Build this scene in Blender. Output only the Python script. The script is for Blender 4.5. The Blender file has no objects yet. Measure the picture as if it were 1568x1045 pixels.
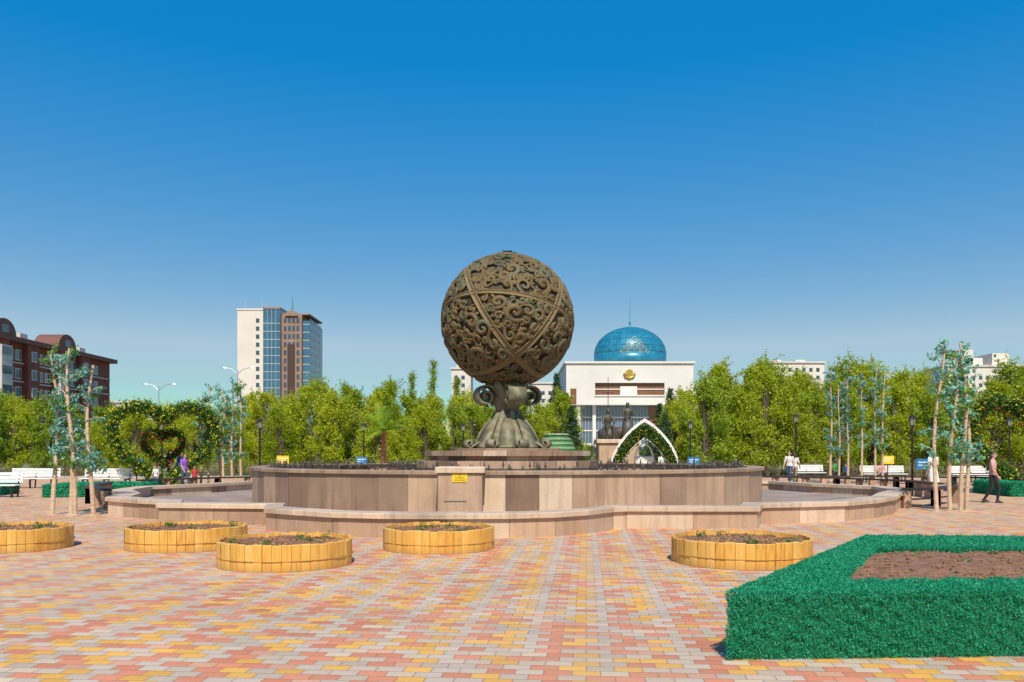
import bpy, math, random
import numpy as np
from mathutils import Vector, Matrix, noise
random.seed(7); rng=np.random.default_rng(7)
scene=bpy.context.scene
R=math.radians
# ------------------------------------------------------------------ materials
def newmat(name):
    m=bpy.data.materials.new(name); m.use_nodes=True
    nt=m.node_tree; nt.nodes.clear()
    out=nt.nodes.new('ShaderNodeOutputMaterial')
    return m,nt,out
def rgb(c): return (c[0],c[1],c[2],1)
def mat(name,c1,c2=None,rough=0.7,metal=0.0,scale=4.0,bump=0.0,detail=6,coord='Object',bscale=None,spec=0.5,stretch=None):
    m,nt,out=newmat(name); N=nt.nodes; L=nt.links
    b=N.new('ShaderNodeBsdfPrincipled'); b.inputs['Roughness'].default_value=rough; b.inputs['Metallic'].default_value=metal
    b.inputs['Specular IOR Level'].default_value=spec
    L.new(b.outputs[0],out.inputs[0])
    if c2 is None: c2=tuple(x*0.8 for x in c1)
    tc=N.new('ShaderNodeTexCoord'); mp=N.new('ShaderNodeMapping')
    L.new(tc.outputs[coord],mp.inputs[0])
    if stretch: mp.inputs['Scale'].default_value=stretch
    n=N.new('ShaderNodeTexNoise'); n.inputs['Scale'].default_value=scale; n.inputs['Detail'].default_value=detail
    L.new(mp.outputs[0],n.inputs['Vector'])
    r=N.new('ShaderNodeValToRGB'); r.color_ramp.elements[0].position=0.35; r.color_ramp.elements[1].position=0.65
    r.color_ramp.elements[0].color=rgb(c2); r.color_ramp.elements[1].color=rgb(c1)
    L.new(n.outputs[0],r.inputs[0]); L.new(r.outputs[0],b.inputs['Base Color'])
    if bump>0:
        n2=N.new('ShaderNodeTexNoise'); n2.inputs['Scale'].default_value=bscale or scale*6; n2.inputs['Detail'].default_value=5
        L.new(mp.outputs[0],n2.inputs['Vector'])
        bp=N.new('ShaderNodeBump'); bp.inputs['Strength'].default_value=bump; bp.inputs['Distance'].default_value=0.02
        L.new(n2.outputs[0],bp.inputs['Height']); L.new(bp.outputs[0],b.inputs['Normal'])
    return m
def granite(name,c1,c2):
    m,nt,out=newmat(name); N=nt.nodes; L=nt.links
    b=N.new('ShaderNodeBsdfPrincipled'); b.inputs['Roughness'].default_value=0.6; b.inputs['Specular IOR Level'].default_value=0.4
    tc=N.new('ShaderNodeTexCoord')
    n=N.new('ShaderNodeTexNoise'); n.inputs['Scale'].default_value=1.3; n.inputs['Detail'].default_value=8; L.new(tc.outputs['Object'],n.inputs['Vector'])
    r=N.new('ShaderNodeValToRGB'); r.color_ramp.elements[0].position=0.33; r.color_ramp.elements[1].position=0.66
    r.color_ramp.elements[0].color=rgb(c2); r.color_ramp.elements[1].color=rgb(c1); L.new(n.outputs[0],r.inputs[0])
    mp=N.new('ShaderNodeMapping'); mp.inputs['Scale'].default_value=(5,5,0.35); L.new(tc.outputs['Object'],mp.inputs[0])
    s=N.new('ShaderNodeTexNoise'); s.inputs['Scale'].default_value=1.5; s.inputs['Detail'].default_value=6; L.new(mp.outputs[0],s.inputs['Vector'])
    sr=N.new('ShaderNodeMapRange'); sr.inputs[1].default_value=0.5; sr.inputs[2].default_value=0.72; sr.inputs[3].default_value=0; sr.inputs[4].default_value=0.6; L.new(s.outputs[0],sr.inputs[0])
    mx=N.new('ShaderNodeMixRGB'); L.new(sr.outputs[0],mx.inputs[0]); L.new(r.outputs[0],mx.inputs[1]); mx.inputs[2].default_value=rgb(tuple(q*0.62 for q in c2))
    f=N.new('ShaderNodeTexNoise'); f.inputs['Scale'].default_value=70; f.inputs['Detail'].default_value=3; L.new(tc.outputs['Object'],f.inputs['Vector'])
    fr=N.new('ShaderNodeMapRange'); fr.inputs[1].default_value=0.3; fr.inputs[2].default_value=0.7; fr.inputs[3].default_value=0.82; fr.inputs[4].default_value=1.15; L.new(f.outputs[0],fr.inputs[0])
    g=N.new('ShaderNodeNewGeometry'); gr_=N.new('ShaderNodeMapRange'); gr_.inputs[3].default_value=0.84; gr_.inputs[4].default_value=1.12; L.new(g.outputs['Random Per Island'],gr_.inputs[0])
    ml=N.new('ShaderNodeMath'); ml.operation='MULTIPLY'; L.new(fr.outputs[0],ml.inputs[0]); L.new(gr_.outputs[0],ml.inputs[1])
    hs=N.new('ShaderNodeHueSaturation'); L.new(mx.outputs[0],hs.inputs['Color']); L.new(ml.outputs[0],hs.inputs['Value']); L.new(hs.outputs[0],b.inputs['Base Color'])
    bp=N.new('ShaderNodeBump'); bp.inputs['Strength'].default_value=0.2; bp.inputs['Distance'].default_value=0.01; L.new(f.outputs[0],bp.inputs['Height']); L.new(bp.outputs[0],b.inputs['Normal'])
    L.new(b.outputs[0],out.inputs[0]); return m
def leafmat(name,cols,trans=0.35,rough=0.6):
    m,nt,out=newmat(name); N=nt.nodes; L=nt.links
    g=N.new('ShaderNodeNewGeometry'); r=N.new('ShaderNodeValToRGB')
    cr=r.color_ramp; k=len(cols)
    cr.elements[0].color=rgb(cols[0]); cr.elements[1].color=rgb(cols[-1])
    for i in range(1,k-1):
        e=cr.elements.new(i/(k-1)); e.color=rgb(cols[i])
    L.new(g.outputs['Random Per Island'],r.inputs[0])
    oi=N.new('ShaderNodeObjectInfo'); hs=N.new('ShaderNodeHueSaturation')
    mr=N.new('ShaderNodeMapRange'); mr.inputs[3].default_value=0.488; mr.inputs[4].default_value=0.52
    L.new(oi.outputs['Random'],mr.inputs[0]); L.new(mr.outputs[0],hs.inputs['Hue'])
    mr2=N.new('ShaderNodeMapRange'); mr2.inputs[3].default_value=1.12; mr2.inputs[4].default_value=0.78
    L.new(oi.outputs['Random'],mr2.inputs[0]); L.new(mr2.outputs[0],hs.inputs['Value'])
    L.new(r.outputs[0],hs.inputs['Color'])
    d=N.new('ShaderNodeBsdfDiffuse'); t=N.new('ShaderNodeBsdfTranslucent')
    L.new(hs.outputs[0],d.inputs[0]); L.new(hs.outputs[0],t.inputs[0])
    mx=N.new('ShaderNodeMixShader'); mx.inputs[0].default_value=trans
    L.new(d.outputs[0],mx.inputs[1]); L.new(t.outputs[0],mx.inputs[2])
    gl=N.new('ShaderNodeBsdfGlossy'); gl.inputs['Roughness'].default_value=0.5; gl.inputs[0].default_value=(1,1,1,1)
    m2=N.new('ShaderNodeMixShader'); m2.inputs[0].default_value=0.02
    L.new(mx.outputs[0],m2.inputs[1]); L.new(gl.outputs[0],m2.inputs[2]); L.new(m2.outputs[0],out.inputs[0])
    return m
def paving():
    m,nt,out=newmat('paving_tiles'); N=nt.nodes; L=nt.links
    def M(op,a,b=None):
        n=N.new('ShaderNodeMath'); n.operation=op
        for i,v in enumerate((a,b)):
            if v is None: continue
            if isinstance(v,(int,float)): n.inputs[i].default_value=v
            else: L.new(v,n.inputs[i])
        return n.outputs[0]
    TW,TH=0.205,0.135
    tc=N.new('ShaderNodeTexCoord'); mp=N.new('ShaderNodeMapping'); mp.inputs['Rotation'].default_value=(0,0,R(5))
    L.new(tc.outputs['Object'],mp.inputs[0]); s=N.new('ShaderNodeSeparateXYZ'); L.new(mp.outputs[0],s.inputs[0])
    v=M('DIVIDE',s.outputs[1],TH); row=M('FLOOR',v)
    off=M('FRACT',M('MULTIPLY',row,0.5))
    u=M('ADD',M('DIVIDE',s.outputs[0],TW),off); cell=M('FLOOR',u)
    fu=M('FRACT',u); fv=M('FRACT',v)
    du=M('MULTIPLY',M('MINIMUM',fu,M('SUBTRACT',1.0,fu)),TW)
    dv=M('MULTIPLY',M('MINIMUM',fv,M('SUBTRACT',1.0,fv)),TH)
    dd=M('MINIMUM',du,dv); mort=M('LESS_THAN',dd,0.004)
    cb=N.new('ShaderNodeCombineXYZ'); L.new(cell,cb.inputs[0]); L.new(row,cb.inputs[1])
    wn=N.new('ShaderNodeTexWhiteNoise'); wn.noise_dimensions='2D'; L.new(cb.outputs[0],wn.inputs['Vector'])
    ph=M('FRACT',M('ADD',M('ADD',M('MULTIPLY',cell,0.3333),M('MULTIPLY',row,0.5)),M('MULTIPLY',wn.outputs['Value'],0.38)))
    r=N.new('ShaderNodeValToRGB'); cr=r.color_ramp; cr.interpolation='CONSTANT'
    cr.elements[0].color=rgb((0.48,0.375,0.295)); cr.elements[0].position=0
    cr.elements[1].color=rgb((0.57,0.215,0.125)); cr.elements[1].position=0.36
    e=cr.elements.new(0.60); e.color=rgb((0.66,0.35,0.08))
    e=cr.elements.new(0.83); e.color=rgb((0.54,0.41,0.30))
    e=cr.elements.new(0.91); e.color=rgb((0.57,0.30,0.20))
    L.new(ph,r.inputs[0])
    wn2=N.new('ShaderNodeTexWhiteNoise'); wn2.noise_dimensions='3D'
    cb2=N.new('ShaderNodeCombineXYZ'); L.new(cell,cb2.inputs[0]); L.new(row,cb2.inputs[1]); cb2.inputs[2].default_value=5
    L.new(cb2.outputs[0],wn2.inputs['Vector'])
    n=N.new('ShaderNodeTexNoise'); n.inputs['Scale'].default_value=0.55; n.inputs['Detail'].default_value=8
    L.new(tc.outputs['Object'],n.inputs['Vector'])
    n3=N.new('ShaderNodeTexNoise'); n3.inputs['Scale'].default_value=60; n3.inputs['Detail'].default_value=4
    L.new(tc.outputs['Object'],n3.inputs['Vector'])
    val=M('ADD',M('ADD',M('MULTIPLY',wn2.outputs['Value'],0.26),M('MULTIPLY',n.outputs[0],0.45)),M('ADD',M('MULTIPLY',n3.outputs[0],0.35),0.48))
    hs=N.new('ShaderNodeHueSaturation'); hs.inputs['Saturation'].default_value=1.0; L.new(r.outputs[0],hs.inputs['Color']); L.new(val,hs.inputs['Value'])
    mx=N.new('ShaderNodeMixRGB'); L.new(M('MULTIPLY',mort,0.75),mx.inputs[0]); L.new(hs.outputs[0],mx.inputs[1]); mx.inputs[2].default_value=(0.22,0.14,0.10,1)
    n4=N.new('ShaderNodeTexNoise'); n4.inputs['Scale'].default_value=0.23; n4.inputs['Detail'].default_value=9; L.new(tc.outputs['Object'],n4.inputs['Vector'])
    mr=N.new('ShaderNodeMapRange'); mr.inputs[1].default_value=0.45; mr.inputs[2].default_value=0.7; mr.inputs[3].default_value=0.0; mr.inputs[4].default_value=0.32; L.new(n4.outputs[0],mr.inputs[0])
    mx2=N.new('ShaderNodeMixRGB'); L.new(mr.outputs[0],mx2.inputs[0]); L.new(mx.outputs[0],mx2.inputs[1]); mx2.inputs[2].default_value=(0.50,0.36,0.25,1)
    b=N.new('ShaderNodeBsdfPrincipled'); b.inputs['Roughness'].default_value=0.8; b.inputs['Specular IOR Level'].default_value=0.2
    L.new(mx2.outputs[0],b.inputs['Base Color'])
    bp=N.new('ShaderNodeBump'); bp.inputs['Strength'].default_value=0.5; bp.inputs['Distance'].default_value=0.01
    hh=M('ADD',M('MINIMUM',M('MULTIPLY',dd,60),1.0),M('ADD',M('MULTIPLY',n3.outputs[0],0.25),M('MULTIPLY',wn2.outputs['Value'],0.2))); L.new(hh,bp.inputs['Height']); L.new(bp.outputs[0],b.inputs['Normal'])
    L.new(b.outputs[0],out.inputs[0]); return m

# ------------------------------------------------------------------ mesh builder
class MB:
    def __init__(s): s.v=[]; s.f=[]; s.m=[]
    def add(s,vs,fs,mi=0):
        o=len(s.v); s.v.extend([tuple(p) for p in vs]); s.f.extend([tuple(i+o for i in f) for f in fs]); s.m.extend([mi]*len(fs))
    def box(s,x0,x1,y0,y1,z0,z1,mi=0):
        s.add([(x0,y0,z0),(x1,y0,z0),(x1,y1,z0),(x0,y1,z0),(x0,y0,z1),(x1,y0,z1),(x1,y1,z1),(x0,y1,z1)],
              [(0,3,2,1),(4,5,6,7),(0,1,5,4),(1,2,6,5),(2,3,7,6),(3,0,4,7)],mi)
    def bbox(s,x0,x1,y0,y1,z0,z1,mi=0,b=0.02):
        secs=[(z0,0),(z1-b,0),(z1,b)]
        vs=[];fs=[]
        for z,i in secs:
            a,c,d,e=x0+i,x1-i,y0+i,y1-i
            vs+=[(a+b,d,z),(c-b,d,z),(c,d+b,z),(c,e-b,z),(c-b,e,z),(a+b,e,z),(a,e-b,z),(a,d+b,z)]
        for k in range(2):
            for j in range(8):
                fs.append((k*8+j,k*8+(j+1)%8,(k+1)*8+(j+1)%8,(k+1)*8+j))
        fs.append(tuple(range(16,24))); fs.append(tuple(range(7,-1,-1)))
        s.add(vs,fs,mi)
    def loft(s,secs,n=16,mi=0,cap=True):
        vs=[];fs=[]
        for (c,rx,ry) in secs:
            for j in range(n):
                a=2*math.pi*j/n; vs.append((c[0]+rx*math.cos(a),c[1]+ry*math.sin(a),c[2]))
        for k in range(len(secs)-1):
            for j in range(n):
                fs.append((k*n+j,k*n+(j+1)%n,(k+1)*n+(j+1)%n,(k+1)*n+j))
        if cap: fs.append(tuple(range(n-1,-1,-1))); fs.append(tuple(range((len(secs)-1)*n,len(secs)*n)))
        s.add(vs,fs,mi)
    def cyl(s,c,r,z0,z1,n=20,mi=0,r2=None):
        s.loft([((c[0],c[1],z0),r,r),((c[0],c[1],z1),r2 if r2 is not None else r,r2 if r2 is not None else r)],n,mi)
    def ell(s,c,rx,ry,rz,n=12,m=8,mi=0,half=False):
        secs=[]
        a0=0 if half else -math.pi/2+0.08
        for i in range(m+1):
            a=a0+(math.pi/2-0.05-a0)*i/m
            secs.append(((c[0],c[1],c[2]+rz*math.sin(a)),rx*math.cos(a),ry*math.cos(a)))
        s.loft(secs,n,mi)
    def tube(s,pts,rad,n=8,mi=0,cap=True,flat=None,fl=0.6):
        pts=[Vector(p) for p in pts]
        if isinstance(rad,(int,float)): rad=[rad]*len(pts)
        vs=[];fs=[]; K=len(pts)
        up=None
        for k in range(K):
            t=(pts[min(k+1,K-1)]-pts[max(k-1,0)])
            if t.length<1e-9: t=Vector((0,0,1))
            t.normalize(); f2=1.0
            if flat is not None: nn=Vector(flat[k]) ; a=t.cross(nn).normalized(); b=nn; f2=fl
            else:
                if up is None:
                    up=Vector((0,0,1)) if abs(t.z)<0.9 else Vector((1,0,0))
                a=t.cross(up).normalized(); b=a.cross(t).normalized(); up=b
            for j in range(n):
                an=2*math.pi*j/n
                p=pts[k]+a*(rad[k]*math.cos(an))+b*(rad[k]*math.sin(an)*f2)
                vs.append(p)
        for k in range(K-1):
            for j in range(n):
                fs.append((k*n+j,k*n+(j+1)%n,(k+1)*n+(j+1)%n,(k+1)*n+j))
        if cap: fs.append(tuple(range(n-1,-1,-1))); fs.append(tuple(range((K-1)*n,K*n)))
        s.add(vs,fs,mi)
    def leaves(s,P,size,mi=0,aspect=0.5,jit=0.4,nrm=None):
        P=np.asarray(P); n=len(P)
        if n==0: return
        a=rng.normal(size=(n,3))
        if nrm is not None: a=a+nrm*0.9
        a/=np.linalg.norm(a,axis=1)[:,None]
        b=rng.normal(size=(n,3)); b-=a*(a*b).sum(1)[:,None]; b/=np.linalg.norm(b,axis=1)[:,None]
        sz=size*(1+jit*rng.uniform(-1,1,size=(n,1)))
        V=np.stack([P-a*sz,P+b*sz*aspect,P+a*sz,P-b*sz*aspect],1).reshape(-1,3)
        o=len(s.v); s.v.extend(map(tuple,V.tolist()))
        s.f.extend([(o+4*i,o+4*i+1,o+4*i+2,o+4*i+3) for i in range(n)]); s.m.extend([mi]*n)
    def build(s,name,mats,parent=None,smooth=False,loc=None):
        me=bpy.data.meshes.new(name); me.from_pydata(s.v,[],s.f)
        for m in mats: me.materials.append(m)
        me.polygons.foreach_set('material_index',s.m)
        if smooth: me.polygons.foreach_set('use_smooth',[True]*len(s.f))
        me.update()
        o=bpy.data.objects.new(name,me); scene.collection.objects.link(o)
        if loc: o.location=loc
        if parent: o.parent=parent
        return o
def empty(name,loc=(0,0,0),rot=0,sc=1):
    e=bpy.data.objects.new(name,None); scene.collection.objects.link(e); e.location=loc; e.rotation_euler=(0,0,rot); e.scale=(sc,sc,sc); e.empty_display_size=0.3
    return e

# ------------------------------------------------------------------ camera, sun, sky
cam=bpy.data.cameras.new('camera'); co=bpy.data.objects.new('camera',cam); scene.collection.objects.link(co)
co.location=(0,0,1.6); co.rotation_euler=(R(90),0,0); cam.sensor_width=36; cam.lens=29.8; cam.shift_y=0.109
cam.clip_end=6000; cam.clip_start=0.1; scene.camera=co
SE=R(50); SA=R(3)
sun=bpy.data.lights.new('sun','SUN'); sun.energy=5.0; sun.angle=R(0.5); sun.color=(1,0.94,0.81)
so=bpy.data.objects.new('sun',sun); scene.collection.objects.link(so)
sd=Vector((math.sin(SA)*math.cos(SE),-math.cos(SA)*math.cos(SE),math.sin(SE)))
so.rotation_euler=sd.to_track_quat('Z','Y').to_euler(); so.location=(0,-20,30)
w=bpy.data.worlds.new('World'); scene.world=w; w.use_nodes=True; nt=w.node_tree
bg=nt.nodes['Background']; bg.inputs[1].default_value=0.12
sk=nt.nodes.new('ShaderNodeTexSky'); sk.sky_type='NISHITA'; sk.sun_disc=False; sk.sun_elevation=SE; sk.sun_rotation=R(180-3)
sk.ozone_density=2.0; sk.air_density=1.0; sk.dust_density=0.5
# colour grade of the physical sky (deeper saturation, gentler brightness falloff)
sp=nt.nodes.new('ShaderNodeSeparateColor'); sp.mode='HSV'; cbn=nt.nodes.new('ShaderNodeCombineColor'); cbn.mode='HSV'
nt.links.new(sk.outputs[0],sp.inputs[0])
ha=nt.nodes.new('ShaderNodeMath'); ha.operation='ADD'; ha.inputs[1].default_value=-0.006; nt.links.new(sp.outputs[0],ha.inputs[0]); nt.links.new(ha.outputs[0],cbn.inputs[0])
sr=nt.nodes.new('ShaderNodeMapRange'); sr.inputs[1].default_value=0.45; sr.inputs[2].default_value=0.655; sr.inputs[3].default_value=0.44; sr.inputs[4].default_value=0.992
nt.links.new(sp.outputs[1],sr.inputs[0]); nt.links.new(sr.outputs[0],cbn.inputs[1])
vp=nt.nodes.new('ShaderNodeMath'); vp.operation='POWER'; vp.inputs[1].default_value=0.22; nt.links.new(sp.outputs[2],vp.inputs[0])
vm=nt.nodes.new('ShaderNodeMath'); vm.operation='MULTIPLY'; vm.inputs[1].default_value=3.75; nt.links.new(vp.outputs[0],vm.inputs[0]); nt.links.new(vm.outputs[0],cbn.inputs[2])
nt.links.new(cbn.outputs[0],bg.inputs[0])
scene.view_settings.view_transform='Standard'; scene.view_settings.look='None'; scene.view_settings.exposure=0

# ------------------------------------------------------------------ shared materials
M_pav=paving()
M_lawn=mat('lawn',(0.16,0.22,0.04),(0.20,0.16,0.08),scale=0.8,bump=0.4,rough=0.95)
M_asph=mat('earth',(0.16,0.14,0.10),(0.10,0.12,0.05),scale=0.05,rough=0.95)
M_kerb=mat('kerb_stone',(0.42,0.38,0.34),(0.33,0.30,0.27),scale=3,bump=0.2)
gr=[granite('granite_pink',(0.52,0.345,0.23),(0.41,0.265,0.175)),granite('granite_rose',(0.37,0.235,0.16),(0.29,0.18,0.12)),
    granite('granite_pale',(0.64,0.48,0.35),(0.54,0.39,0.27)),granite('granite_brown',(0.25,0.15,0.10),(0.19,0.115,0.08))]
M_slab=granite('granite_coping',(0.66,0.49,0.36),(0.52,0.38,0.27))
M_slabd=granite('granite_coping_worn',(0.42,0.29,0.20),(0.29,0.195,0.13))
M_basin=mat('basin_floor',(0.38,0.28,0.22),(0.26,0.19,0.15),scale=1)
M_black=mat('black_iron',(0.02,0.02,0.02),(0.03,0.03,0.03),rough=0.45,metal=0.3)
M_white=mat('white_paint',(0.80,0.79,0.76),(0.70,0.69,0.66),rough=0.5,scale=3)
M_soil=mat('soil',(0.30,0.15,0.085),(0.17,0.085,0.05),scale=9,bump=1.0,bscale=30,rough=1)
M_blue=mat('blue_sign_paint',(0.02,0.20,0.50),(0.02,0.17,0.42),rough=0.4)
M_yel=mat('yellow_sign_paint',(0.85,0.60,0.02),(0.75,0.5,0.02),rough=0.4)
M_bark=mat('bark',(0.15,0.11,0.08),(0.08,0.06,0.045),scale=6,bump=0.6,stretch=(3,3,0.5))
M_glass=mat('window_glass',(0.05,0.09,0.13),(0.03,0.06,0.09),rough=0.08,scale=0.3,spec=1.0)
M_gold=mat('gold',(0.75,0.48,0.08),(0.6,0.36,0.05),rough=0.35,metal=0.7)

# ------------------------------------------------------------------ ground
g=MB(); g.add([(-2500,-300,0),(2500,-300,0),(2500,4000,0),(-2500,4000,0)],[(0,1,2,3)]); g.build('ground',[M_asph])
g=MB(); g.add([(-90,-30,0.008),(90,-30,0.008),(90,53,0.008),(-90,53,0.008)],[(0,1,2,3)]); g.build('pavement',[M_pav])
g=MB(); g.add([(-140,53.3,0.012),(140,53.3,0.012),(140,110,0.012),(-140,110,0.012)],[(0,1,2,3)]); g.build('lawn',[M_lawn])
g=MB()
for i in range(-90,90): g.bbox(i+0.005,i+0.995,53.0,53.2,0,0.13,0,0.015)
g.build('kerb',[M_kerb])

# ------------------------------------------------------------------ fountain
FC=Vector((-0.15,28,0))
ft=empty('fountain',(0,0,0))
def resample(path,step):
    out=[]
    for i in range(len(path)):
        a=Vector(path[i]); b=Vector(path[(i+1)%len(path)]); n=max(1,round((b-a).length/step))
        for k in range(n): out.append(a+(b-a)*(k/n))
    return out
def wallring(name,path,z0,z1,thick,slab,over,step,mats,slabm,parent,weights=(0.4,0.25,0.25,0.1)):
    m=MB(); P=resample(path,step); n=len(P)
    c=Vector((FC.x,FC.y))
    def off(p,d):
        q=p-c; return c+q*(1+d/q.length)
    ks=random.choices(range(4),weights=weights,k=n)
    for i in range(n):
        a=P[i]; b=P[(i+1)%n]; e=(b-a)*0.003/max((b-a).length,0.01)
        a2=a+e; b2=b-e
        ai=off(a,-thick); bi=off(b,-thick)
        zt=z1-slab-0.002
        m.add([(a2.x,a2.y,z0),(b2.x,b2.y,z0),(b2.x,b2.y,zt),(a2.x,a2.y,zt)],[(0,1,2,3)],ks[i])
        m.add([(ai.x,ai.y,z0),(bi.x,bi.y,z0),(bi.x,bi.y,zt),(ai.x,ai.y,zt)],[(3,2,1,0)],ks[(i+3)%n])
        a3=off(a,-0.01); b3=off(b,-0.01)
        m.add([(a3.x,a3.y,z0),(b3.x,b3.y,z0),(b3.x,b3.y,zt),(a3.x,a3.y,zt)],[(0,1,2,3)],5)
    for i in range(n):
        a=P[i]; b=P[(i+1)%n]; g0=0.004 if i%2==0 else 0.0
        d=(b-a).normalized()*g0
        o1=off(a,over)+d; o2=off(b,over); i1=off(a,-thick-over)+d; i2=off(b,-thick-over)
        o1b=off(a,over-0.012)+d; o2b=off(b,over-0.012)
        zb=z1-slab; zm=z1-0.012
        m.add([(o1.x,o1.y,zb),(o2.x,o2.y,zb),(o2.x,o2.y,zm),(o1.x,o1.y,zm),(o1b.x,o1b.y,z1),(o2b.x,o2b.y,z1),(i1.x,i1.y,z1),(i2.x,i2.y,z1),(i1.x,i1.y,zb),(i2.x,i2.y,zb)],
              [(0,1,2,3),(3,2,5,4),(4,5,7,6),(8,9,1,0),(6,7,9,8),(0,3,4,6,8),(1,9,7,5,2)],slabm)
    return m.build(name,mats,parent)
GM=gr+[M_slab,M_black,M_slabd]
front=[(-10.9,23.6),(-10.3,21.6),(-9.0,20.5),(-8.3,20.1),(-7.9,18.95),(-6.6,18.75),(-5.35,18.6),(-5.05,17.4),(-4.3,16.75),(-3.4,16.1),(-2.35,15.78),(-1.2,15.72),(-0.05,15.8),(0.82,16.1),(1.5,16.7),(2.1,17.6),(2.4,17.8),(3.8,17.75),(5.15,17.75),(5.55,18.9),(6.5,19.15),(7.7,19.6),(8.8,20.6),(9.9,22.0),(10.9,23.9),
 (12.2,26),(12.6,28.5),(11.4,31),(10.6,33.8),(8.4,35.2),(6,37.6),(3,38.2),(0,40),(-3,38.2),(-6,37.6),(-8.4,35.2),(-10.6,33.8),(-11.4,31),(-12.6,28.5),(-12.2,26)]
wallring('lower_basin_wall',front,0,0.47,0.45,0.10,0.07,1.1,GM,4,ft,(0.45,0.12,0.42,0.01))
circ=[(FC.x+8.1*math.cos(a),FC.y+8.1*math.sin(a)) for a in [2*math.pi*i/32 for i in range(32)]]
wallring('upper_basin_wall',circ,0.1,1.17,0.35,0.09,0.07,0.8,GM,6,ft,(0.40,0.30,0.12,0.18))
m=MB(); m.add([tuple((FC.x+(p[0]-FC.x)*0.97,FC.y+(p[1]-FC.y)*0.97,0.14)) for p in front],[tuple(range(len(front)))]); m.build('lower_basin_floor',[M_basin],ft)
m=MB(); m.cyl(FC,7.78,0.7,0.86,64); m.build('upper_basin_floor',[M_basin],ft)
m=MB()
for i in range(24):
    a0=2*math.pi*i/24; a1=2*math.pi*(i+1)/24-0.004
    def pp(r,a,z): return (FC.x+r*math.cos(a),FC.y+r*math.sin(a),z)
    k=random.choice([0,0,1,2,3])
    m.add([pp(2.55,a0,0.8),pp(2.55,a1,0.8),pp(2.55,a1,1.56),pp(2.55,a0,1.56)],[(0,1,2,3)],k)
    m.add([pp(2.75,a0,1.50),pp(2.75,a1,1.50),pp(2.75,a1,1.66),pp(2.75,a0,1.66),pp(0,a0,1.67),pp(1,a0,1.50),pp(1,a1,1.50)],[(0,1,2,3),(3,2,4),(5,6,1,0)],random.choice([4,6,1]))
    m.add([pp(3.0,a0,0.8),pp(3.0,a1,0.8),pp(3.0,a1,1.34),pp(3.0,a0,1.34),pp(2.5,a0,1.35),pp(2.5,a1,1.35)],[(0,1,2,3),(3,2,5,4)],random.choice([0,1,3]))
m.cyl(FC,1.75,1.6,1.74,32,6)
m.build('pedestal',GM,ft)
m=MB(); m.bbox(-1.70,-0.68,19.35,20.6,0.12,1.14,0,0.02); m.bbox(-1.76,-0.62,19.29,20.7,1.14,1.27,4,0.02)
m.box(-1.37,-1.02,19.335,19.349,0.93,1.13,7); m.box(-1.30,-1.09,19.328,19.334,1.02,1.035,8); m.box(-1.33,-1.06,19.328,19.334,0.97,0.985,8); m.cyl((-1.195,19.33),0.01,1.05,1.10,8,8)
m.tube([(-1.5,18.6,0.53),(-1.0,18.6,0.53)],0.02,6,5)
m.build('plaque_box',GM+[M_yel,M_gold],ft)
m=MB()
for ring,(rr,cnt) in enumerate([(7.5,150),(6.9,60),(3.6,40)]):
    for i in range(cnt):
        a=2*math.pi*(i+random.uniform(-.2,.2))/cnt; x=FC.x+rr*math.cos(a); y=FC.y+rr*math.sin(a); zt=random.uniform(1.18,1.32)+(0.0 if ring==0 else 0.03)
        m.tube([(x,y,0.85),(x,y,zt)],0.018,5); m.cyl((x,y),0.04,zt-0.1,zt-0.05,6); m.cyl((x,y),0.032,zt-0.01,zt+0.05,6,0,0.015)
for rr in (7.5,6.9,3.6):
    m.tube([(FC.x+rr*math.cos(a),FC.y+rr*math.sin(a),1.12) for a in [2*math.pi*i/64 for i in range(65)]],0.03,5)
m.build('water_nozzles',[mat('dark_pipe',(0.07,0.05,0.04),(0.12,0.10,0.08),rough=0.5,metal=0.4)],ft)

# ------------------------------------------------------------------ sculpture
def bronze(name,c1,c2,c3,scale):
    m,nt,out=newmat(name); N=nt.nodes; L=nt.links
    b=N.new('ShaderNodeBsdfPrincipled'); b.inputs['Metallic'].default_value=0.1; b.inputs['Roughness'].default_value=0.65; b.inputs['Specular IOR Level'].default_value=0.35
    tc=N.new('ShaderNodeTexCoord'); n=N.new('ShaderNodeTexNoise'); n.inputs['Scale'].default_value=scale; n.inputs['Detail'].default_value=8
    L.new(tc.outputs['Object'],n.inputs['Vector'])
    r=N.new('ShaderNodeValToRGB'); cr=r.color_ramp; cr.elements[0].position=0.38; cr.elements[0].color=rgb(c1); cr.elements[1].position=0.66; cr.elements[1].color=rgb(c3)
    e=cr.elements.new(0.5); e.color=rgb(c2)
    L.new(n.outputs[0],r.inputs[0]); L.new(r.outputs[0],b.inputs['Base Color'])
    n2=N.new('ShaderNodeTexNoise'); n2.inputs['Scale'].default_value=25; L.new(tc.outputs['Object'],n2.inputs['Vector'])
    bp=N.new('ShaderNodeBump'); bp.inputs['Strength'].default_value=0.35; bp.inputs['Distance'].default_value=0.02; L.new(n2.outputs[0],bp.inputs['Height']); L.new(bp.outputs[0],b.inputs['Normal'])
    L.new(b.outputs[0],out.inputs[0]); return m
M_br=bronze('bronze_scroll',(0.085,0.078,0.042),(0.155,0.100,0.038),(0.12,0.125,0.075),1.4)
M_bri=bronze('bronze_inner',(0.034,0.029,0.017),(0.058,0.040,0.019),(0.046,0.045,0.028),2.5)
M_brb=bronze('bronze_band',(0.15,0.12,0.06),(0.21,0.14,0.06),(0.16,0.155,0.09),2)
M_brg=bronze('bronze_patina',(0.15,0.14,0.085),(0.26,0.24,0.15),(0.16,0.12,0.07),2.5)
SC=Vector((FC.x,FC.y,5.95)); SR=2.17
sc=empty('globe_sculpture')
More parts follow.
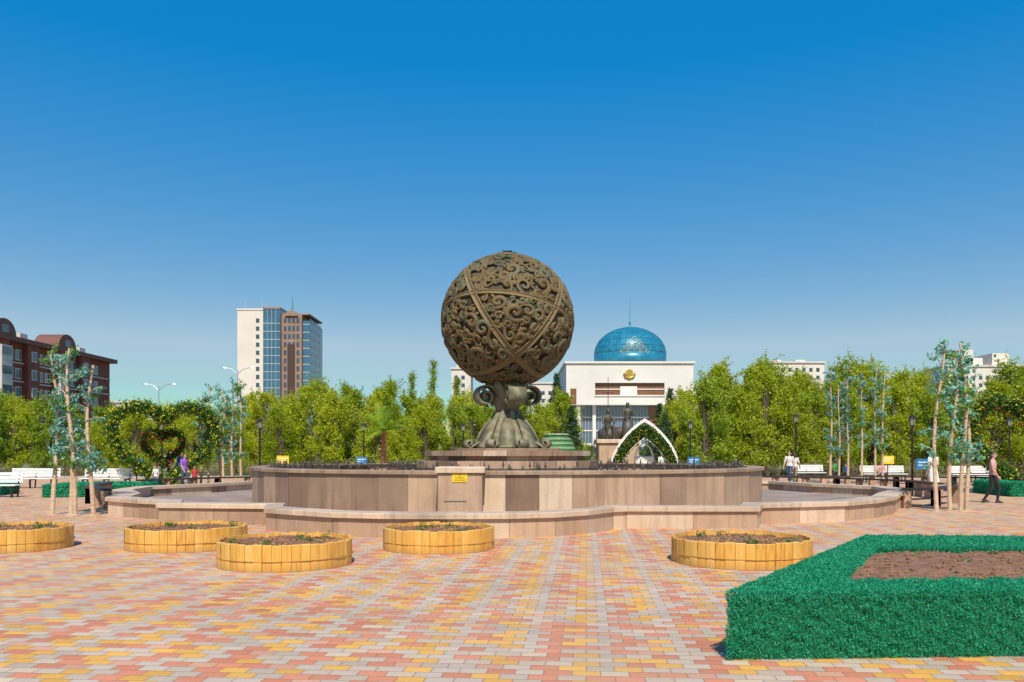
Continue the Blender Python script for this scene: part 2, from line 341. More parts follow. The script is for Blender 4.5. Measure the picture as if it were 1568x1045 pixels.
m=MB(); m.ell((0,0,0),SR*0.972,SR*0.972,SR*0.972,64,40); m.build('inner_globe',[M_bri],sc,True,loc=SC)
m=MB()
bands=[(Vector((0.80,-0.30,0.52)).normalized(),0.10),(Vector((-0.62,-0.55,0.56)).normalized(),0.10),(Vector((0.12,0.25,0.96)).normalized(),0.07),(Vector((0.2,0.95,0.2)).normalized(),0.08)]
placed=[]
def inband(d,extra=0): return any(abs(d.dot(b))<(w_+extra)/SR for b,w_ in bands)
tries=0
while tries<9000 and len(placed)<600:
    tries+=1
    d=Vector(rng.normal(size=3)).normalized(); r_=random.choice([0.34,0.28,0.24,0.2,0.15]) if tries<3000 else random.choice([0.18,0.14,0.10])
    if inband(d,r_*0.7): continue
    if any((d-q).length*SR<(r_+rq)*0.78 for q,rq in placed): continue
    placed.append((d,r_))
for i,(nrm,Ro) in enumerate(placed):
    t=nrm.orthogonal().normalized(); t.rotate(Matrix.Rotation(random.uniform(0,6.28),3,nrm)); bt=nrm.cross(t)
    hand=random.choice([-1,1]); turns=random.uniform(0.8,1.25)+Ro*1.4; K=int(16+Ro*40)
    ecc=random.uniform(0.6,1.0); wf=random.uniform(0.85,1.45)*(0.48+Ro*2.0)
    pts=[];rad=[];nn=[]
    for k in range(K):
        f=k/(K-1); a=hand*f*turns*2*math.pi; r_=Ro*(1-f)**0.85+0.02
        if f<0.15: r_*=1+(0.15-f)*4
        p=nrm*SR+(t*math.cos(a)+bt*math.sin(a)*ecc)*r_
        d=p.normalized(); lift=SR*(0.982+0.018*math.sin(f*3.1))
        pts.append(d*lift); nn.append(d); rad.append((0.018+0.056*math.sin(math.pi*min(1,f*0.85+0.1)))*wf)
    m.tube(pts,rad,6,0,True,flat=nn,fl=0.65)
    e=pts[-1]; q=0.055*wf; m.ell(e,q,q,q,7,5,0)
    if Ro>0.14:
        for q in range(int(3+Ro*12)):
            k=random.randint(1,int(K*0.6)); p=Vector(pts[k]); dirn=(p-nrm*SR); dirn=(dirn-dirn.dot(nrm)*nrm).normalized()
            sw=(dirn+(Vector(pts[k+1])-p).normalized()*random.uniform(-1.1,-0.2)).normalized(); LL=random.uniform(0.14,0.30)
            lp=[];lr=[];ln=[]
            for j in range(6):
                f=j/5; x=p+sw*(LL*f)+nrm.cross(sw)*(0.08*hand*f*f); d=x.normalized(); lp.append(d*SR*(0.980+0.014*math.sin(3*f))); ln.append(d); lr.append(0.060*math.sin(math.pi*(0.12+0.85*f))+0.005)
            m.tube(lp,lr,6,0,True,flat=ln)
m.build('scrollwork',[M_br],sc,True,loc=SC)
m=MB()
for b,wd in bands:
    t=b.orthogonal().normalized(); u=b.cross(t); K=96
    vs=[];fs=[]
    prof=[(-wd,0.97),(-wd,1.010),(-wd*0.7,1.016),(-wd*0.6,1.002),(wd*0.6,1.002),(wd*0.7,1.016),(wd,1.010),(wd,0.97)]
    for k in range(K):
        a=2*math.pi*k/K; d=t*math.cos(a)+u*math.sin(a)
        for (h,rf) in prof: vs.append((d*SR+b*h).normalized()*SR*rf)
    P=len(prof)
    for k in range(K):
        for j in range(P-1): fs.append((k*P+j,((k+1)%K)*P+j,((k+1)%K)*P+j+1,k*P+j+1))
    m.add(vs,fs)
m.build('crossing_bands',[M_brb],sc,True,loc=SC)
m=MB(); m.cyl((0,0),0.07,SR*0.96,SR+0.10,10); m.cyl((0,0),0.26,SR+0.03,SR+0.06,16); m.cyl((0,0),0.12,SR+0.09,SR+0.13,12)
for a in range(6): m.tube([(0,0,SR+0.08),(0.3*math.cos(a*1.047),0.3*math.sin(a*1.047),SR+0.09)],0.02,5)
m.build('top_jet',[M_black],sc,loc=SC)
m=MB(); prof=[(1.72,1.05),(1.85,1.0),(2.1,0.84),(2.4,0.66),(2.7,0.48),(3.0,0.36),(3.3,0.33),(3.6,0.42),(3.9,0.62)]
n=48; vs=[];fs=[]
for z,r_ in prof:
    for j in range(n):
        a=2*math.pi*j/n; q=r_*(1+0.10*abs(math.sin(a*4)))
        vs.append((FC.x+q*math.cos(a),FC.y+q*math.sin(a),z))
for k in range(len(prof)-1):
    for j in range(n): fs.append((k*n+j,k*n+(j+1)%n,(k+1)*n+(j+1)%n,(k+1)*n+j))
m.add(vs,fs)
def ribbon(m,prof,wid,thick,az,mi=0):
    ca,sa=math.cos(az),math.sin(az); K=len(prof); vs=[];fs=[]
    for k in range(K):
        r0,z0=prof[max(k-1,0)]; r1,z1=prof[min(k+1,K-1)]; tr,tz=r1-r0,z1-z0; l=math.hypot(tr,tz) or 1; nr,nz=tz/l,-tr/l
        w_=wid[k] if isinstance(wid,list) else wid
        r_,z_=prof[k]
        for (s_,h) in [(-1,-0.5),(-0.85,0.5),(-0.25,0.35),(0,0.9),(0.25,0.35),(0.85,0.5),(1,-0.5)]:
            rr=r_+nr*h*thick; zz=z_+nz*h*thick
            vs.append((FC.x+rr*ca-s_*w_*sa,FC.y+rr*sa+s_*w_*ca,zz))
    for k in range(K-1):
        for j in range(7): fs.append((k*7+j,(k+1)*7+j,(k+1)*7+(j+1)%7,k*7+(j+1)%7))
    fs.append(tuple(range(7))); fs.append(tuple(range((K-1)*7,K*7)))
    m.add(vs,fs,mi)
def curl(cr,cz,r0,a0,turns,sgn,n=26,r1=0.03):
    return [(cr+(r0+(r1-r0)*k/(n-1))*math.cos(a0+sgn*turns*2*math.pi*k/(n-1)),cz+(r0+(r1-r0)*k/(n-1))*math.sin(a0+sgn*turns*2*math.pi*k/(n-1))) for k in range(n)]
for i in range(4):
    az=R(18+90*i)
    pr=[(0.30,2.75),(0.34,3.05),(0.40,3.35),(0.50,3.62)]+curl(0.78,3.44,0.36,R(125),1.6,-1)
    ribbon(m,pr,[0.10,0.14,0.2,0.26]+[0.30]*26,0.07,az)
for i in range(4):
    az=R(63+90*i)
    pr=[(0.30,2.9),(0.36,3.2),(0.46,3.5),(0.62,3.75),(0.8,3.92)]
    ribbon(m,pr,[0.08,0.16,0.22,0.2,0.05],0.06,az)
for i in range(8):
    az=R(22.5+45*i)
    pr=[(0.34,3.1),(0.40,2.85),(0.52,2.6),(0.68,2.35),(0.86,2.1),(1.02,1.95),(1.18,1.84)]+curl(1.36,1.90,0.15,R(215),1.35,1,18,0.03)
    ribbon(m,pr,[0.05,0.11,0.17,0.22,0.25,0.24,0.2]+[0.17]*18,0.06,az)
for i in range(8):
    az=R(45*i)
    pr=[(0.38,2.95),(0.54,2.7),(0.72,2.5),(0.88,2.25),(1.0,2.0),(1.08,1.76)]
    ribbon(m,pr,[0.03,0.12,0.2,0.26,0.28,0.3],0.08,az)
m.build('leaf_stem',[M_brg],sc,True)

# ------------------------------------------------------------------ planters
def woodmat():
    m,nt,out=newmat('varnished_wood'); N=nt.nodes; L=nt.links
    b=N.new('ShaderNodeBsdfPrincipled'); b.inputs['Roughness'].default_value=0.45
    g=N.new('ShaderNodeNewGeometry'); tc=N.new('ShaderNodeTexCoord'); mp=N.new('ShaderNodeMapping'); mp.inputs['Scale'].default_value=(14,14,1.6); L.new(tc.outputs['Object'],mp.inputs[0])
    n=N.new('ShaderNodeTexNoise'); n.inputs['Scale'].default_value=2.5; n.inputs['Detail'].default_value=7; L.new(mp.outputs[0],n.inputs['Vector'])
    a=N.new('ShaderNodeMath'); a.operation='MULTIPLY_ADD'; L.new(g.outputs['Random Per Island'],a.inputs[0]); a.inputs[1].default_value=0.32
    L.new(n.outputs[0],a.inputs[2]); s=N.new('ShaderNodeMath'); s.operation='MULTIPLY'; s.inputs[1].default_value=0.78; L.new(a.outputs[0],s.inputs[0])
    r=N.new('ShaderNodeValToRGB'); cr=r.color_ramp; cr.elements[0].position=0.22; cr.elements[0].color=rgb((0.46,0.20,0.04)); cr.elements[1].position=0.75; cr.elements[1].color=rgb((0.76,0.47,0.14))
    e=cr.elements.new(0.42); e.color=rgb((0.70,0.36,0.065))
    L.new(s.outputs[0],r.inputs[0])
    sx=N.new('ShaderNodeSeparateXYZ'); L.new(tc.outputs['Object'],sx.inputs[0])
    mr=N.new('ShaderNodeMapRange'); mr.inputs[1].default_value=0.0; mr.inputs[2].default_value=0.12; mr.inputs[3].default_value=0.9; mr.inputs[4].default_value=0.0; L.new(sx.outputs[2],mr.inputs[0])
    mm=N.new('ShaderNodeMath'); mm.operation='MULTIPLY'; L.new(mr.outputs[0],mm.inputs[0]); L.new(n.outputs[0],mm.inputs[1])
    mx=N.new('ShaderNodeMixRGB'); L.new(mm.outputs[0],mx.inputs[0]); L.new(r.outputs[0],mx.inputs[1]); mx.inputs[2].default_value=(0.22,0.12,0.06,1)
    L.new(mx.outputs[0],b.inputs['Base Color']); L.new(b.outputs[0],out.inputs[0]); return m
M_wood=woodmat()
M_sprout=leafmat('sprout_leaf',[(0.05,0.14,0.02),(0.12,0.26,0.04)])
M_woodd=mat('wood_rim',(0.50,0.26,0.06),(0.36,0.17,0.045),scale=5)
def planter(x,y,r,h):
    p=empty('round_wooden_planter',(x,y,0))
    m=MB(); n=46
    for i in range(n):
        a0=2*math.pi*(i+0.02)/n; a1=2*math.pi*(i+0.98)/n; hh=h+random.uniform(-0.011,0.011); ro=r+random.uniform(-0.007,0.007); ri=r-0.045
        c=lambda q,a,z:(q*math.cos(a),q*math.sin(a),z)
        am=(a0+a1)/2
        vs=[c(ro,a0,0.012),c(ro*1.003,am,0.012),c(ro,a1,0.012),c(ri,a1,0.012),c(ri,a0,0.012)]
        vs+= [c(ro,a0,hh-0.01),c(ro*1.003,am,hh-0.01),c(ro,a1,hh-0.01),c(ri,a1,hh),c(ri,a0,hh),c(ro-0.01,a0,hh),c(ro-0.008,am,hh),c(ro-0.01,a1,hh)]
        m.add(vs,[(0,1,6,5),(1,2,7,6),(2,3,8,7,12),(4,0,5,10,9),(3,4,9,8),(5,6,11,10),(6,7,12,11),(10,11,12,8,9)],0)
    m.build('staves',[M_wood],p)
    m=MB(); m.cyl((0,0),r-0.02,0.015,h-0.06,40,0); m.build('backing',[M_woodd],p)
    m=MB()
    for i in range(3):
        a0=2*math.pi*i/3+x; a1=a0+2*math.pi/3-0.006
        pts=[((r+0.008)*math.cos(a0+(a1-a0)*k/20),(r+0.008)*math.sin(a0+(a1-a0)*k/20),h*0.40) for k in range(21)]
        m.tube(pts,0.006,5)
    m.build('hoop',[M_woodd],p)
    m=MB(); K=14; n=36; vs=[(0,0,h-0.055)];fs=[]
    for k in range(1,K+1):
        for j in range(n):
            a=2*math.pi*j/n; q=(r-0.05)*k/K; xx,yy=q*math.cos(a),q*math.sin(a)
            z=h-0.06+0.035*noise.noise(Vector((xx*4+x,yy*4+y,0)))+0.02*noise.noise(Vector((xx*14+x,yy*14,3)))
            vs.append((xx,yy,z))
    for j in range(n): fs.append((0,1+j,1+(j+1)%n))
    for k in range(K-1):
        for j in range(n): fs.append((1+k*n+j,1+(k+1)*n+j,1+(k+1)*n+(j+1)%n,1+k*n+(j+1)%n))
    m.add(vs,fs); m.build('soil_fill',[M_soil],p,True)
    m=MB()
    for q in range(random.randint(3,6)):
        a=random.uniform(0,6.28); q2=random.uniform(0.2,r-0.2); c=np.array([q2*math.cos(a),q2*math.sin(a),h-0.01])
        m.leaves(c+rng.normal(size=(34,3))*np.array([0.045,0.045,0.025]),0.025,0,0.35)
    for q in range(300):
        a=random.uniform(0,6.28); q2=(r-0.08)*math.sqrt(random.random()); s_=random.uniform(0.008,0.024); m.ell((q2*math.cos(a),q2*math.sin(a),h-0.045),s_,s_,s_*0.8,5,3,1)
    m.build('sprouts',[M_sprout,M_soil],p)
for (x,y,r) in [(-8.4,14.2,0.95),(-5.5,14.35,0.97),(-3.25,12.17,0.94),(-1.22,14.15,0.92),(3.36,12.43,1.0)]:
    planter(x,y,r,0.37)

# ------------------------------------------------------------------ turf-covered flower beds
M_turfbase=mat('turf_base',(0.010,0.19,0.08),(0.006,0.11,0.045),scale=20,rough=0.9)
M_turf=leafmat('turf_blades',[(0.008,0.22,0.09),(0.018,0.40,0.18),(0.045,0.50,0.25),(0.012,0.30,0.13)],0.3)
def turfbed(name,outer,inner,h,dens,size,soil=True):
    p=empty(name)
    n=len(outer); m=MB(); bl=MB(); pts=[];nr=[]
    def crinkle(P): return 0.5+0.5*np.sin(P[:,0:1]*23+P[:,2:3]*17+2*np.sin(P[:,1:2]*9))*np.sin(P[:,1:2]*21+P[:,2:3]*31+P[:,0:1]*5)
    def quad(a,b,c,d,nrm,sub=0.12):
        a,b,c,d=map(Vector,(a,b,c,d)); U=max(1,int((b-a).length/sub)); V=max(1,int((d-a).length/sub)); vs=[];fs=[]
        for i in range(U+1):
            for j in range(V+1):
                q=(a.lerp(b,i/U)).lerp(d.lerp(c,i/U),j/V); q=q+Vector([noise.noise(q*5+Vector((k*7,0,0)))*0.018 for k in range(3)]); vs.append(q)
        for i in range(U):
            for j in range(V): fs.append((i*(V+1)+j,(i+1)*(V+1)+j,(i+1)*(V+1)+j+1,i*(V+1)+j+1))
        m.add(vs,fs)
        area=((b-a).cross(d-a)).length; k=int(area*dens); u=rng.random((k,1)); v=rng.random((k,1))
        A,B,C,D=[np.array(t) for t in (a,b,c,d)]
        P=(A*(1-u)+B*u)*(1-v)+(D*(1-u)+C*u)*v
        P=P+np.array(nrm)*(rng.uniform(0.0,0.018,(k,1))+0.032*crinkle(P))+rng.normal(size=(k,3))*0.006
        pts.append(P); nr.append(np.tile(np.array(nrm),(k,1)))
    def edge(a,b,n1,n2):
        a=np.array(a,float); b=np.array(b,float); L_=np.linalg.norm(b-a); k=int(L_*dens*0.075); u=rng.random((k,1)); th=rng.uniform(0,math.pi/2,(k,1))
        N_=np.array(n1)*np.cos(th)+np.array(n2)*np.sin(th); P=a*(1-u)+b*u
        P=P+N_*(0.02+rng.uniform(0,0.018,(k,1))+0.022*crinkle(P))-0.008*(np.array(n1)+np.array(n2)); pts.append(P); nr.append(N_)
    for i in range(n):
        a=outer[i]; b=outer[(i+1)%n]; ia=inner[i]; ib=inner[(i+1)%n]
        d=Vector((b[0]-a[0],b[1]-a[1],0)).normalized(); on=Vector((d.y,-d.x,0))
        c=sum((Vector((q[0],q[1],0)) for q in outer),Vector())/n
        if on.dot(Vector((a[0],a[1],0))-c)<0: on=-on
        quad((*a,0.01),(*b,0.01),(*b,h),(*a,h),on)
        quad((*a,h),(*b,h),(*ib,h),(*ia,h),(0,0,1))
        quad((*ia,h-0.1),(*ib,h-0.1),(*ib,h),(*ia,h),-on)
        edge((*a,h),(*b,h),on,(0,0,1)); edge((*ia,h),(*ib,h),-on,(0,0,1))
        o2=Vector((a[0],a[1],0))-c; o2.normalize(); edge((*a,0.01),(*a,h),o2,on)
    m.build('turf_box',[M_turfbase],p,True)
    bl.leaves(np.concatenate(pts),size,0,0.28,0.5,np.concatenate(nr)); bl.build('turf_blades',[M_turf],p)
    sm=MB()
    c=Vector((sum(q[0] for q in inner)/n,sum(q[1] for q in inner)/n)); K=16; vs=[];fs=[]
    ring=resample(inner,0.15); nr_=len(ring)
    for k in range(K+1):
        for q in ring:
            x=c.x+(q[0]-c.x)*(k/K); y=c.y+(q[1]-c.y)*(k/K)
            z=h-0.04+0.05*(1-k/K)+0.03*noise.noise(Vector((x*2.5,y*2.5,0)))+0.022*noise.noise(Vector((x*9,y*9,0))); vs.append((x,y,z))
    for k in range(K):
        for j in range(nr_): fs.append((k*nr_+j,(k+1)*nr_+j,(k+1)*nr_+(j+1)%nr_,k*nr_+(j+1)%nr_))
    sm.add(vs,fs); sm.build('soil_fill',[M_soil],p,True)
    st=MB()
    for q in range(1400 if h>0.45 else 40):
        f=math.sqrt(random.random())*0.97; q0=random.choice(ring); x=c.x+(q0[0]-c.x)*f; y=c.y+(q0[1]-c.y)*f; s_=random.uniform(0.006,0.03)
        z=h-0.035+0.05*(1-f)+0.03*noise.noise(Vector((x*2.5,y*2.5,0)))
        st.ell((x,y,z),s_,s_*0.9,s_*0.7,6,4,0)
    for q in range(12):
        f=random.random()*0.9; q0=random.choice(ring); cc=np.array([c.x+(q0[0]-c.x)*f,c.y+(q0[1]-c.y)*f,h+0.0]); st.leaves(cc+rng.normal(size=(22,3))*np.array([.035,.035,.02]),0.022,1,0.3)
    st.build('clods_and_sprouts',[M_soil,M_sprout],p)
turfbed('turf_flower_bed',[(1.68,6.52),(10,6.95),(10,10.5),(4.62,11.0)],[(2.70,7.12),(9.3,7.5),(9.3,9.5),(4.15,9.75)],0.50,12000,0.0125)
turfbed('turf_flower_bed',[(-16.6,30),(-13.6,30.6),(-13.9,33.5),(-17.0,33)],[(-16.0,30.6),(-14.2,31.1),(-14.4,32.9),(-16.4,32.5)],0.42,700,0.05)
turfbed('turf_flower_bed',[(18.0,30.5),(22,30),(22.5,33.5),(18.3,33.6)],[(18.6,31.1),(21.4,30.7),(21.8,32.9),(18.8,33.0)],0.5,700,0.05)
turfbed('turf_flower_bed',[(-22.5,31),(-19,31.4),(-19.2,33),(-22.8,33)],[(-22,31.5),(-19.6,31.8),(-19.8,32.6),(-22.2,32.6)],0.42,600,0.05)

# ------------------------------------------------------------------ trees
M_leafA=leafmat('spring_foliage',[(0.30,0.37,0.012),(0.47,0.53,0.015),(0.60,0.62,0.025),(0.38,0.46,0.015)],0.5)
M_leafB=leafmat('green_foliage',[(0.18,0.30,0.02),(0.31,0.42,0.025),(0.42,0.50,0.03)],0.45)
M_leafD=leafmat('dark_foliage',[(0.10,0.17,0.03),(0.17,0.25,0.035),(0.24,0.30,0.035)],0.4)
M_spr=leafmat('spruce_needles',[(0.025,0.07,0.03),(0.05,0.11,0.04),(0.08,0.14,0.04)],0.15)
def crown_tree(seed,H,Wd,nl,size,base=0.10,mats=None,dens=1.0):
    random.seed(seed); m=MB()
    tr=[(0,0,0),(0.05,0.02,H*0.2),(-0.05,0.05,H*0.45),(0.05,0,H*0.8)]
    m.tube(tr,[0.16,0.13,0.09,0.03],7,1)
    K=34; per=int(nl/K)
    for i in range(K):
        f=(i+0.5)/K; z=H*(base+ (0.92-base)*f); env=Wd*math.sin(math.pi*min(1,(0.22+0.75*f)))**0.7
        a=random.uniform(0,6.28)+i*2.4; q=env*random.uniform(0.35,0.95)
        c=(q*math.cos(a),q*math.sin(a),z); s=random.uniform(0.42,0.9)*H/7.5
        st=Vector((0,0,max(0.3,z*0.55))); mid=st.lerp(Vector(c),0.5)+Vector((0,0,0.15))
        m.tube([st,mid,c],[0.05,0.035,0.012],5,1)
        d=rng.normal(size=(per,3)); d/=np.linalg.norm(d,axis=1)[:,None]; rad=rng.random((per,1))**0.6
        P=np.array(c)+d*rad*np.array([s,s,s*1.0]); m.leaves(P,size,0,0.5)
        for t_ in range(5):
            dd=Vector(rng.normal(size=3)).normalized(); dd.z=abs(dd.z)*1.4; e=Vector(c)+dd*s*random.uniform(1.0,1.5); m.tube([c,e],[0.015,0.005],4,1,False)
            L_=rng.random((30,1)); P=np.array(c)*(1-L_)+np.array(e)*L_+rng.normal(size=(30,3))*0.08; m.leaves(P,size,0,0.5)
    me=m.build('crown',mats or [M_leafA,M_bark]); return me
var=[crown_tree(s,7.5,w_,n,0.08) for s,w_,n in [(1,2.3,11000),(2,2.7,13000),(3,2.0,9500)]]
var.append(crown_tree(4,7.5,2.5,10500,0.085,mats=[M_leafB,M_bark]))
var.append(crown_tree(5,7.5,2.1,4500,0.075,mats=[M_leafD,M_bark]))
random.seed(11)
prof=[(-75,7),(-45,7.2),(-37.4,6.9),(-34,6.3),(-31,5.5),(-29,5.2),(-26.9,5.2),(-22,5.2),(-18.8,6.0),(-16.4,6.4),(-14.5,7.2),(-11.2,7.4),(-8.8,7.4),(-6.9,6.9),(-5.4,6.7),(-3,6.2),(-1,6),(2.2,6.2),(4.1,6.3),(5,5),(11,5.2),(13.2,7.4),(16,8.3),(19,8.2),(22,7.9),(24.6,8.8),(27,8.2),(29.4,7.9),(32,8.3),(35,8.1),(45,8),(75,7)]
px_=[p[0] for p in prof]; ph_=[p[1] for p in prof]
tm=empty('distant_trees')
def inst(src,x,y,h,par,nm='tree'):
    o=bpy.data.objects.new(nm,src.data); scene.collection.objects.link(o); o.location=(x,y,0); s=h/7.5
    o.scale=(s*random.uniform(0.9,1.15),s*random.uniform(0.9,1.15),s); o.rotation_euler=(0,0,random.uniform(0,6.28)); o.parent=par; return o
for row,(Y,fac,st) in enumerate([(58,0.86,2.9),(64,1.0,3.2),(71,1.08,3.6)]):
    x=-70
    while x<72:
        xe=x*62/Y
        gap=(5.0*Y/62<x<11.5*Y/62)
        if not gap:
            h=np.interp(xe,px_,ph_)*fac*random.uniform(0.84,1.06)
            v=random.choices(var,weights=[6,6,5,3.5,0.6])[0]
            inst(v,x+random.uniform(-.5,.5),Y+random.uniform(-2,2),h,tm)
        x+=st*random.uniform(0.75,1.2)
for i in range(22):
    inst(random.choice(var),random.uniform(5,14)*1.3,random.uniform(88,100),random.uniform(2.2,3.2),tm)
for i in range(120):
    x=random.uniform(-260,300); Y=random.uniform(180,240)
    if 12<x*250/Y<57: continue
    o=inst(random.choice(var),x,Y,random.uniform(9,14),tm)
for v in var: bpy.data.objects.remove(v)
def spruce(x,y,H,w_):
    m=MB(); m.tube([(0,0,0),(0,0,H*0.97)],[0.14,0.02],7,1)
    z=0.4
    while z<H:
        f=z/H; L_=w_*(1-f)**0.85+0.08; n=9
        for k in range(n):
            a=random.uniform(0,6.28); l=L_*random.uniform(0.7,1.05); e=(l*math.cos(a),l*math.sin(a),z-l*0.25); m.tube([(0,0,z),e],[0.02,0.006],4,1,False)
            c=int(46*l)+8; t=rng.random((c,1))**0.7; P=np.array([0,0,z])*(1-t)+np.array(e)*t+rng.normal(size=(c,3))*np.array([.08,.08,.06]); m.leaves(P,0.09,0,0.3)
        z+=0.2
    m.build('spruce_tree',[M_spr,M_bark],loc=(x,y,0))
for a in [(3.9,74,8.6,1.8),(5.0,78,7.2,1.6),(14.6,78,7.6,2.0),(12.9,74,6.0,1.7),(-2.5,76,7.5,1.7),(42,70,8.8,1.8),(46,72,7.9,1.8),(4.2,60,5.0,1.3),(11.2,62,4.6,1.3)]: spruce(*a)
def poplar(x,y,H):
    m=MB(); m.tube([(0,0,0),(0.1,0,H*0.5),(0,0,H)],[0.15,0.09,0.015],7,1)
    for k in range(60):
        z=H*random.uniform(0.2,0.97); a=random.uniform(0,6.28); l=(1-z/H)*1.1+0.35; e=Vector((l*0.55*math.cos(a),l*0.55*math.sin(a),z+l*0.8)); s=Vector((0,0,z)); m.tube([s,e],[0.03,0.006],4,1,False)
        t=rng.random((60,1)); P=np.array(s)*(1-t)+np.array(e)*t+rng.normal(size=(60,3))*0.14; m.leaves(P,0.07,0,0.5)
    m.build('poplar_tree',[M_leafB,M_bark],loc=(x,y,0))
for a in [(-6.8,73,9.6),(-9.0,76,9.0),(-16.5,74,7.8),(-5.0,77,8.6)]: poplar(*a)
m=MB()
for i in range(110):
    x=random.choice([random.uniform(-42,-16),random.uniform(16,44),random.uniform(-16,16)]); y=random.uniform(53.8,55.5)
    for k in range(14):
        e=(x+random.uniform(-.5,.5),y+random.uniform(-.4,.4),random.uniform(0.6,1.2)); m.tube([(x,y,0.02),e],[0.012,0.004],3,0,False)
    P=np.array([x,y,0.6])+rng.normal(size=(80,3))*np.array([.35,.3,.25]); m.leaves(P,0.05,1,0.5)
m.build('shrub_row',[mat('dry_twigs',(0.24,0.15,0.10),(0.16,0.10,0.07)),leafmat('shrub_leaf',[(0.14,0.09,0.04),(0.22,0.14,0.07),(0.18,0.24,0.04),(0.22,0.28,0.04)])])

def palm(x,y):
    p=empty('palm_tree',(x,y,0)); m=MB()
    for k in range(12): z=k*0.24; m.cyl((0.02*math.sin(k),0),0.20-0.004*k,z,z+0.24,10,0,0.15-0.003*k)
    m.build('trunk',[mat('palm_trunk',(0.33,0.11,0.06),(0.20,0.07,0.04),scale=8)],p)
    m=MB()
    for i in range(20):
        a=i*2.4; el=R(random.uniform(5,75)); L_=random.uniform(1.5,1.95); prev=Vector((0,0,2.85)); d=Vector((math.cos(a)*math.cos(el),math.sin(a)*math.cos(el),math.sin(el))); pts=[prev]
        for k in range(12): d.z-=0.075; d.normalize(); prev=prev+d*L_/12; pts.append(prev)
        m.tube(pts,[0.025-0.0017*k for k in range(13)],4,0,False)
        for k in range(1,13):
            q=pts[k]; t=(pts[k]-pts[k-1]).normalized(); s=t.cross(Vector((0,0,1))).normalized(); l=0.42*math.sin(math.pi*(0.15+0.8*k/13))+0.05
            for sg in (-1,1):
                for o_ in (0,0.07):
                    b0=q-t*o_; tip=b0+s*sg*l+t*l*0.6-Vector((0,0,l*0.35)); m.add([b0,b0+t*0.05,tip],[(0,1,2)])
    m.build('fronds',[leafmat('palm_frond',[(0.12,0.26,0.02),(0.30,0.44,0.03)],0.3)],p)
palm(-7.5,49.5)

M_pole=mat('pale_pole',(0.62,0.46,0.31),(0.46,0.32,0.21),scale=6,stretch=(1,1,3))
M_tur=leafmat('silk_leaves',[(0.06,0.27,0.18),(0.16,0.44,0.34),(0.36,0.62,0.54),(0.09,0.33,0.17)],0.3)
M_silkg=leafmat('silk_leaves_green',[(0.10,0.24,0.03),(0.20,0.36,0.05)],0.3)
def silktree(x,y,H,sp,seed,npole=3,dens=1.0):
    random.seed(seed); p=empty('artificial_tree',(x,y,0)); m=MB(); lv=MB()
    for i in range(npole):
        bx=random.uniform(-sp,sp)*0.4+ (i-(npole-1)/2)*sp; by=random.uniform(-.35,.35); pts=[];h=H*random.uniform(0.84,1.0)
        for k in range(10):
            f=k/9; pts.append((bx+0.12*math.sin(f*5+seed+i)*f+ (0-bx)*0.12*f,by+0.1*math.sin(f*4+i),h*f))
        m.tube(pts,[0.062-0.004*k for k in range(10)],8,0)
        for z in range(4,int(h/0.35)):
            f=z*0.35/h; j=min(8,int(f*9)); q=Vector(pts[j]).lerp(Vector(pts[j+1]),f*9-j); r0=0.064-0.036*f; m.cyl((q.x,q.y),r0+0.008,q.z-0.012,q.z+0.012,8,0)
        m.cyl((bx,by),0.16,0,0.03,12,0)
        for k in range(int(26*dens)):
            f=random.uniform(0.28,1.0); j=min(8,int(f*9)); q=Vector(pts[j]).lerp(Vector(pts[j+1]),f*9-j if j<9 else 0)
            a=random.uniform(0,6.28); l=random.uniform(0.15,0.42); e=q+Vector((l*math.cos(a),l*math.sin(a),random.uniform(-.05,.3))); md=q.lerp(e,0.5)+Vector((0,0,0.06))
            m.tube([q,md,e],[0.014,0.01,0.005],4,0,False)
            c=28; t=rng.random((c,1))**0.6; P=np.array(q)*(1-t)+np.array(e)*t; P=P+rng.normal(size=(c,3))*0.05
            lv.leaves(P,0.052,random.choice([0,0,0,1]),0.5)
    m.build('poles',[M_pole],p); lv.build('leaves',[M_tur,M_silkg],p)
silktree(12.1,23,4.95,0.33,3,4,1.15)
silktree(-11.3,21.6,4.25,0.36,5,4)
silktree(-14.2,40,5.0,0.5,8,3,1.2); silktree(-12.7,38.5,4.9,0.4,9,3,1.2)
silktree(16.9,43.5,5.9,0.5,12,3,1.5); silktree(18.6,43.5,6.0,0.5,13,3,1.5)
random.seed(3)

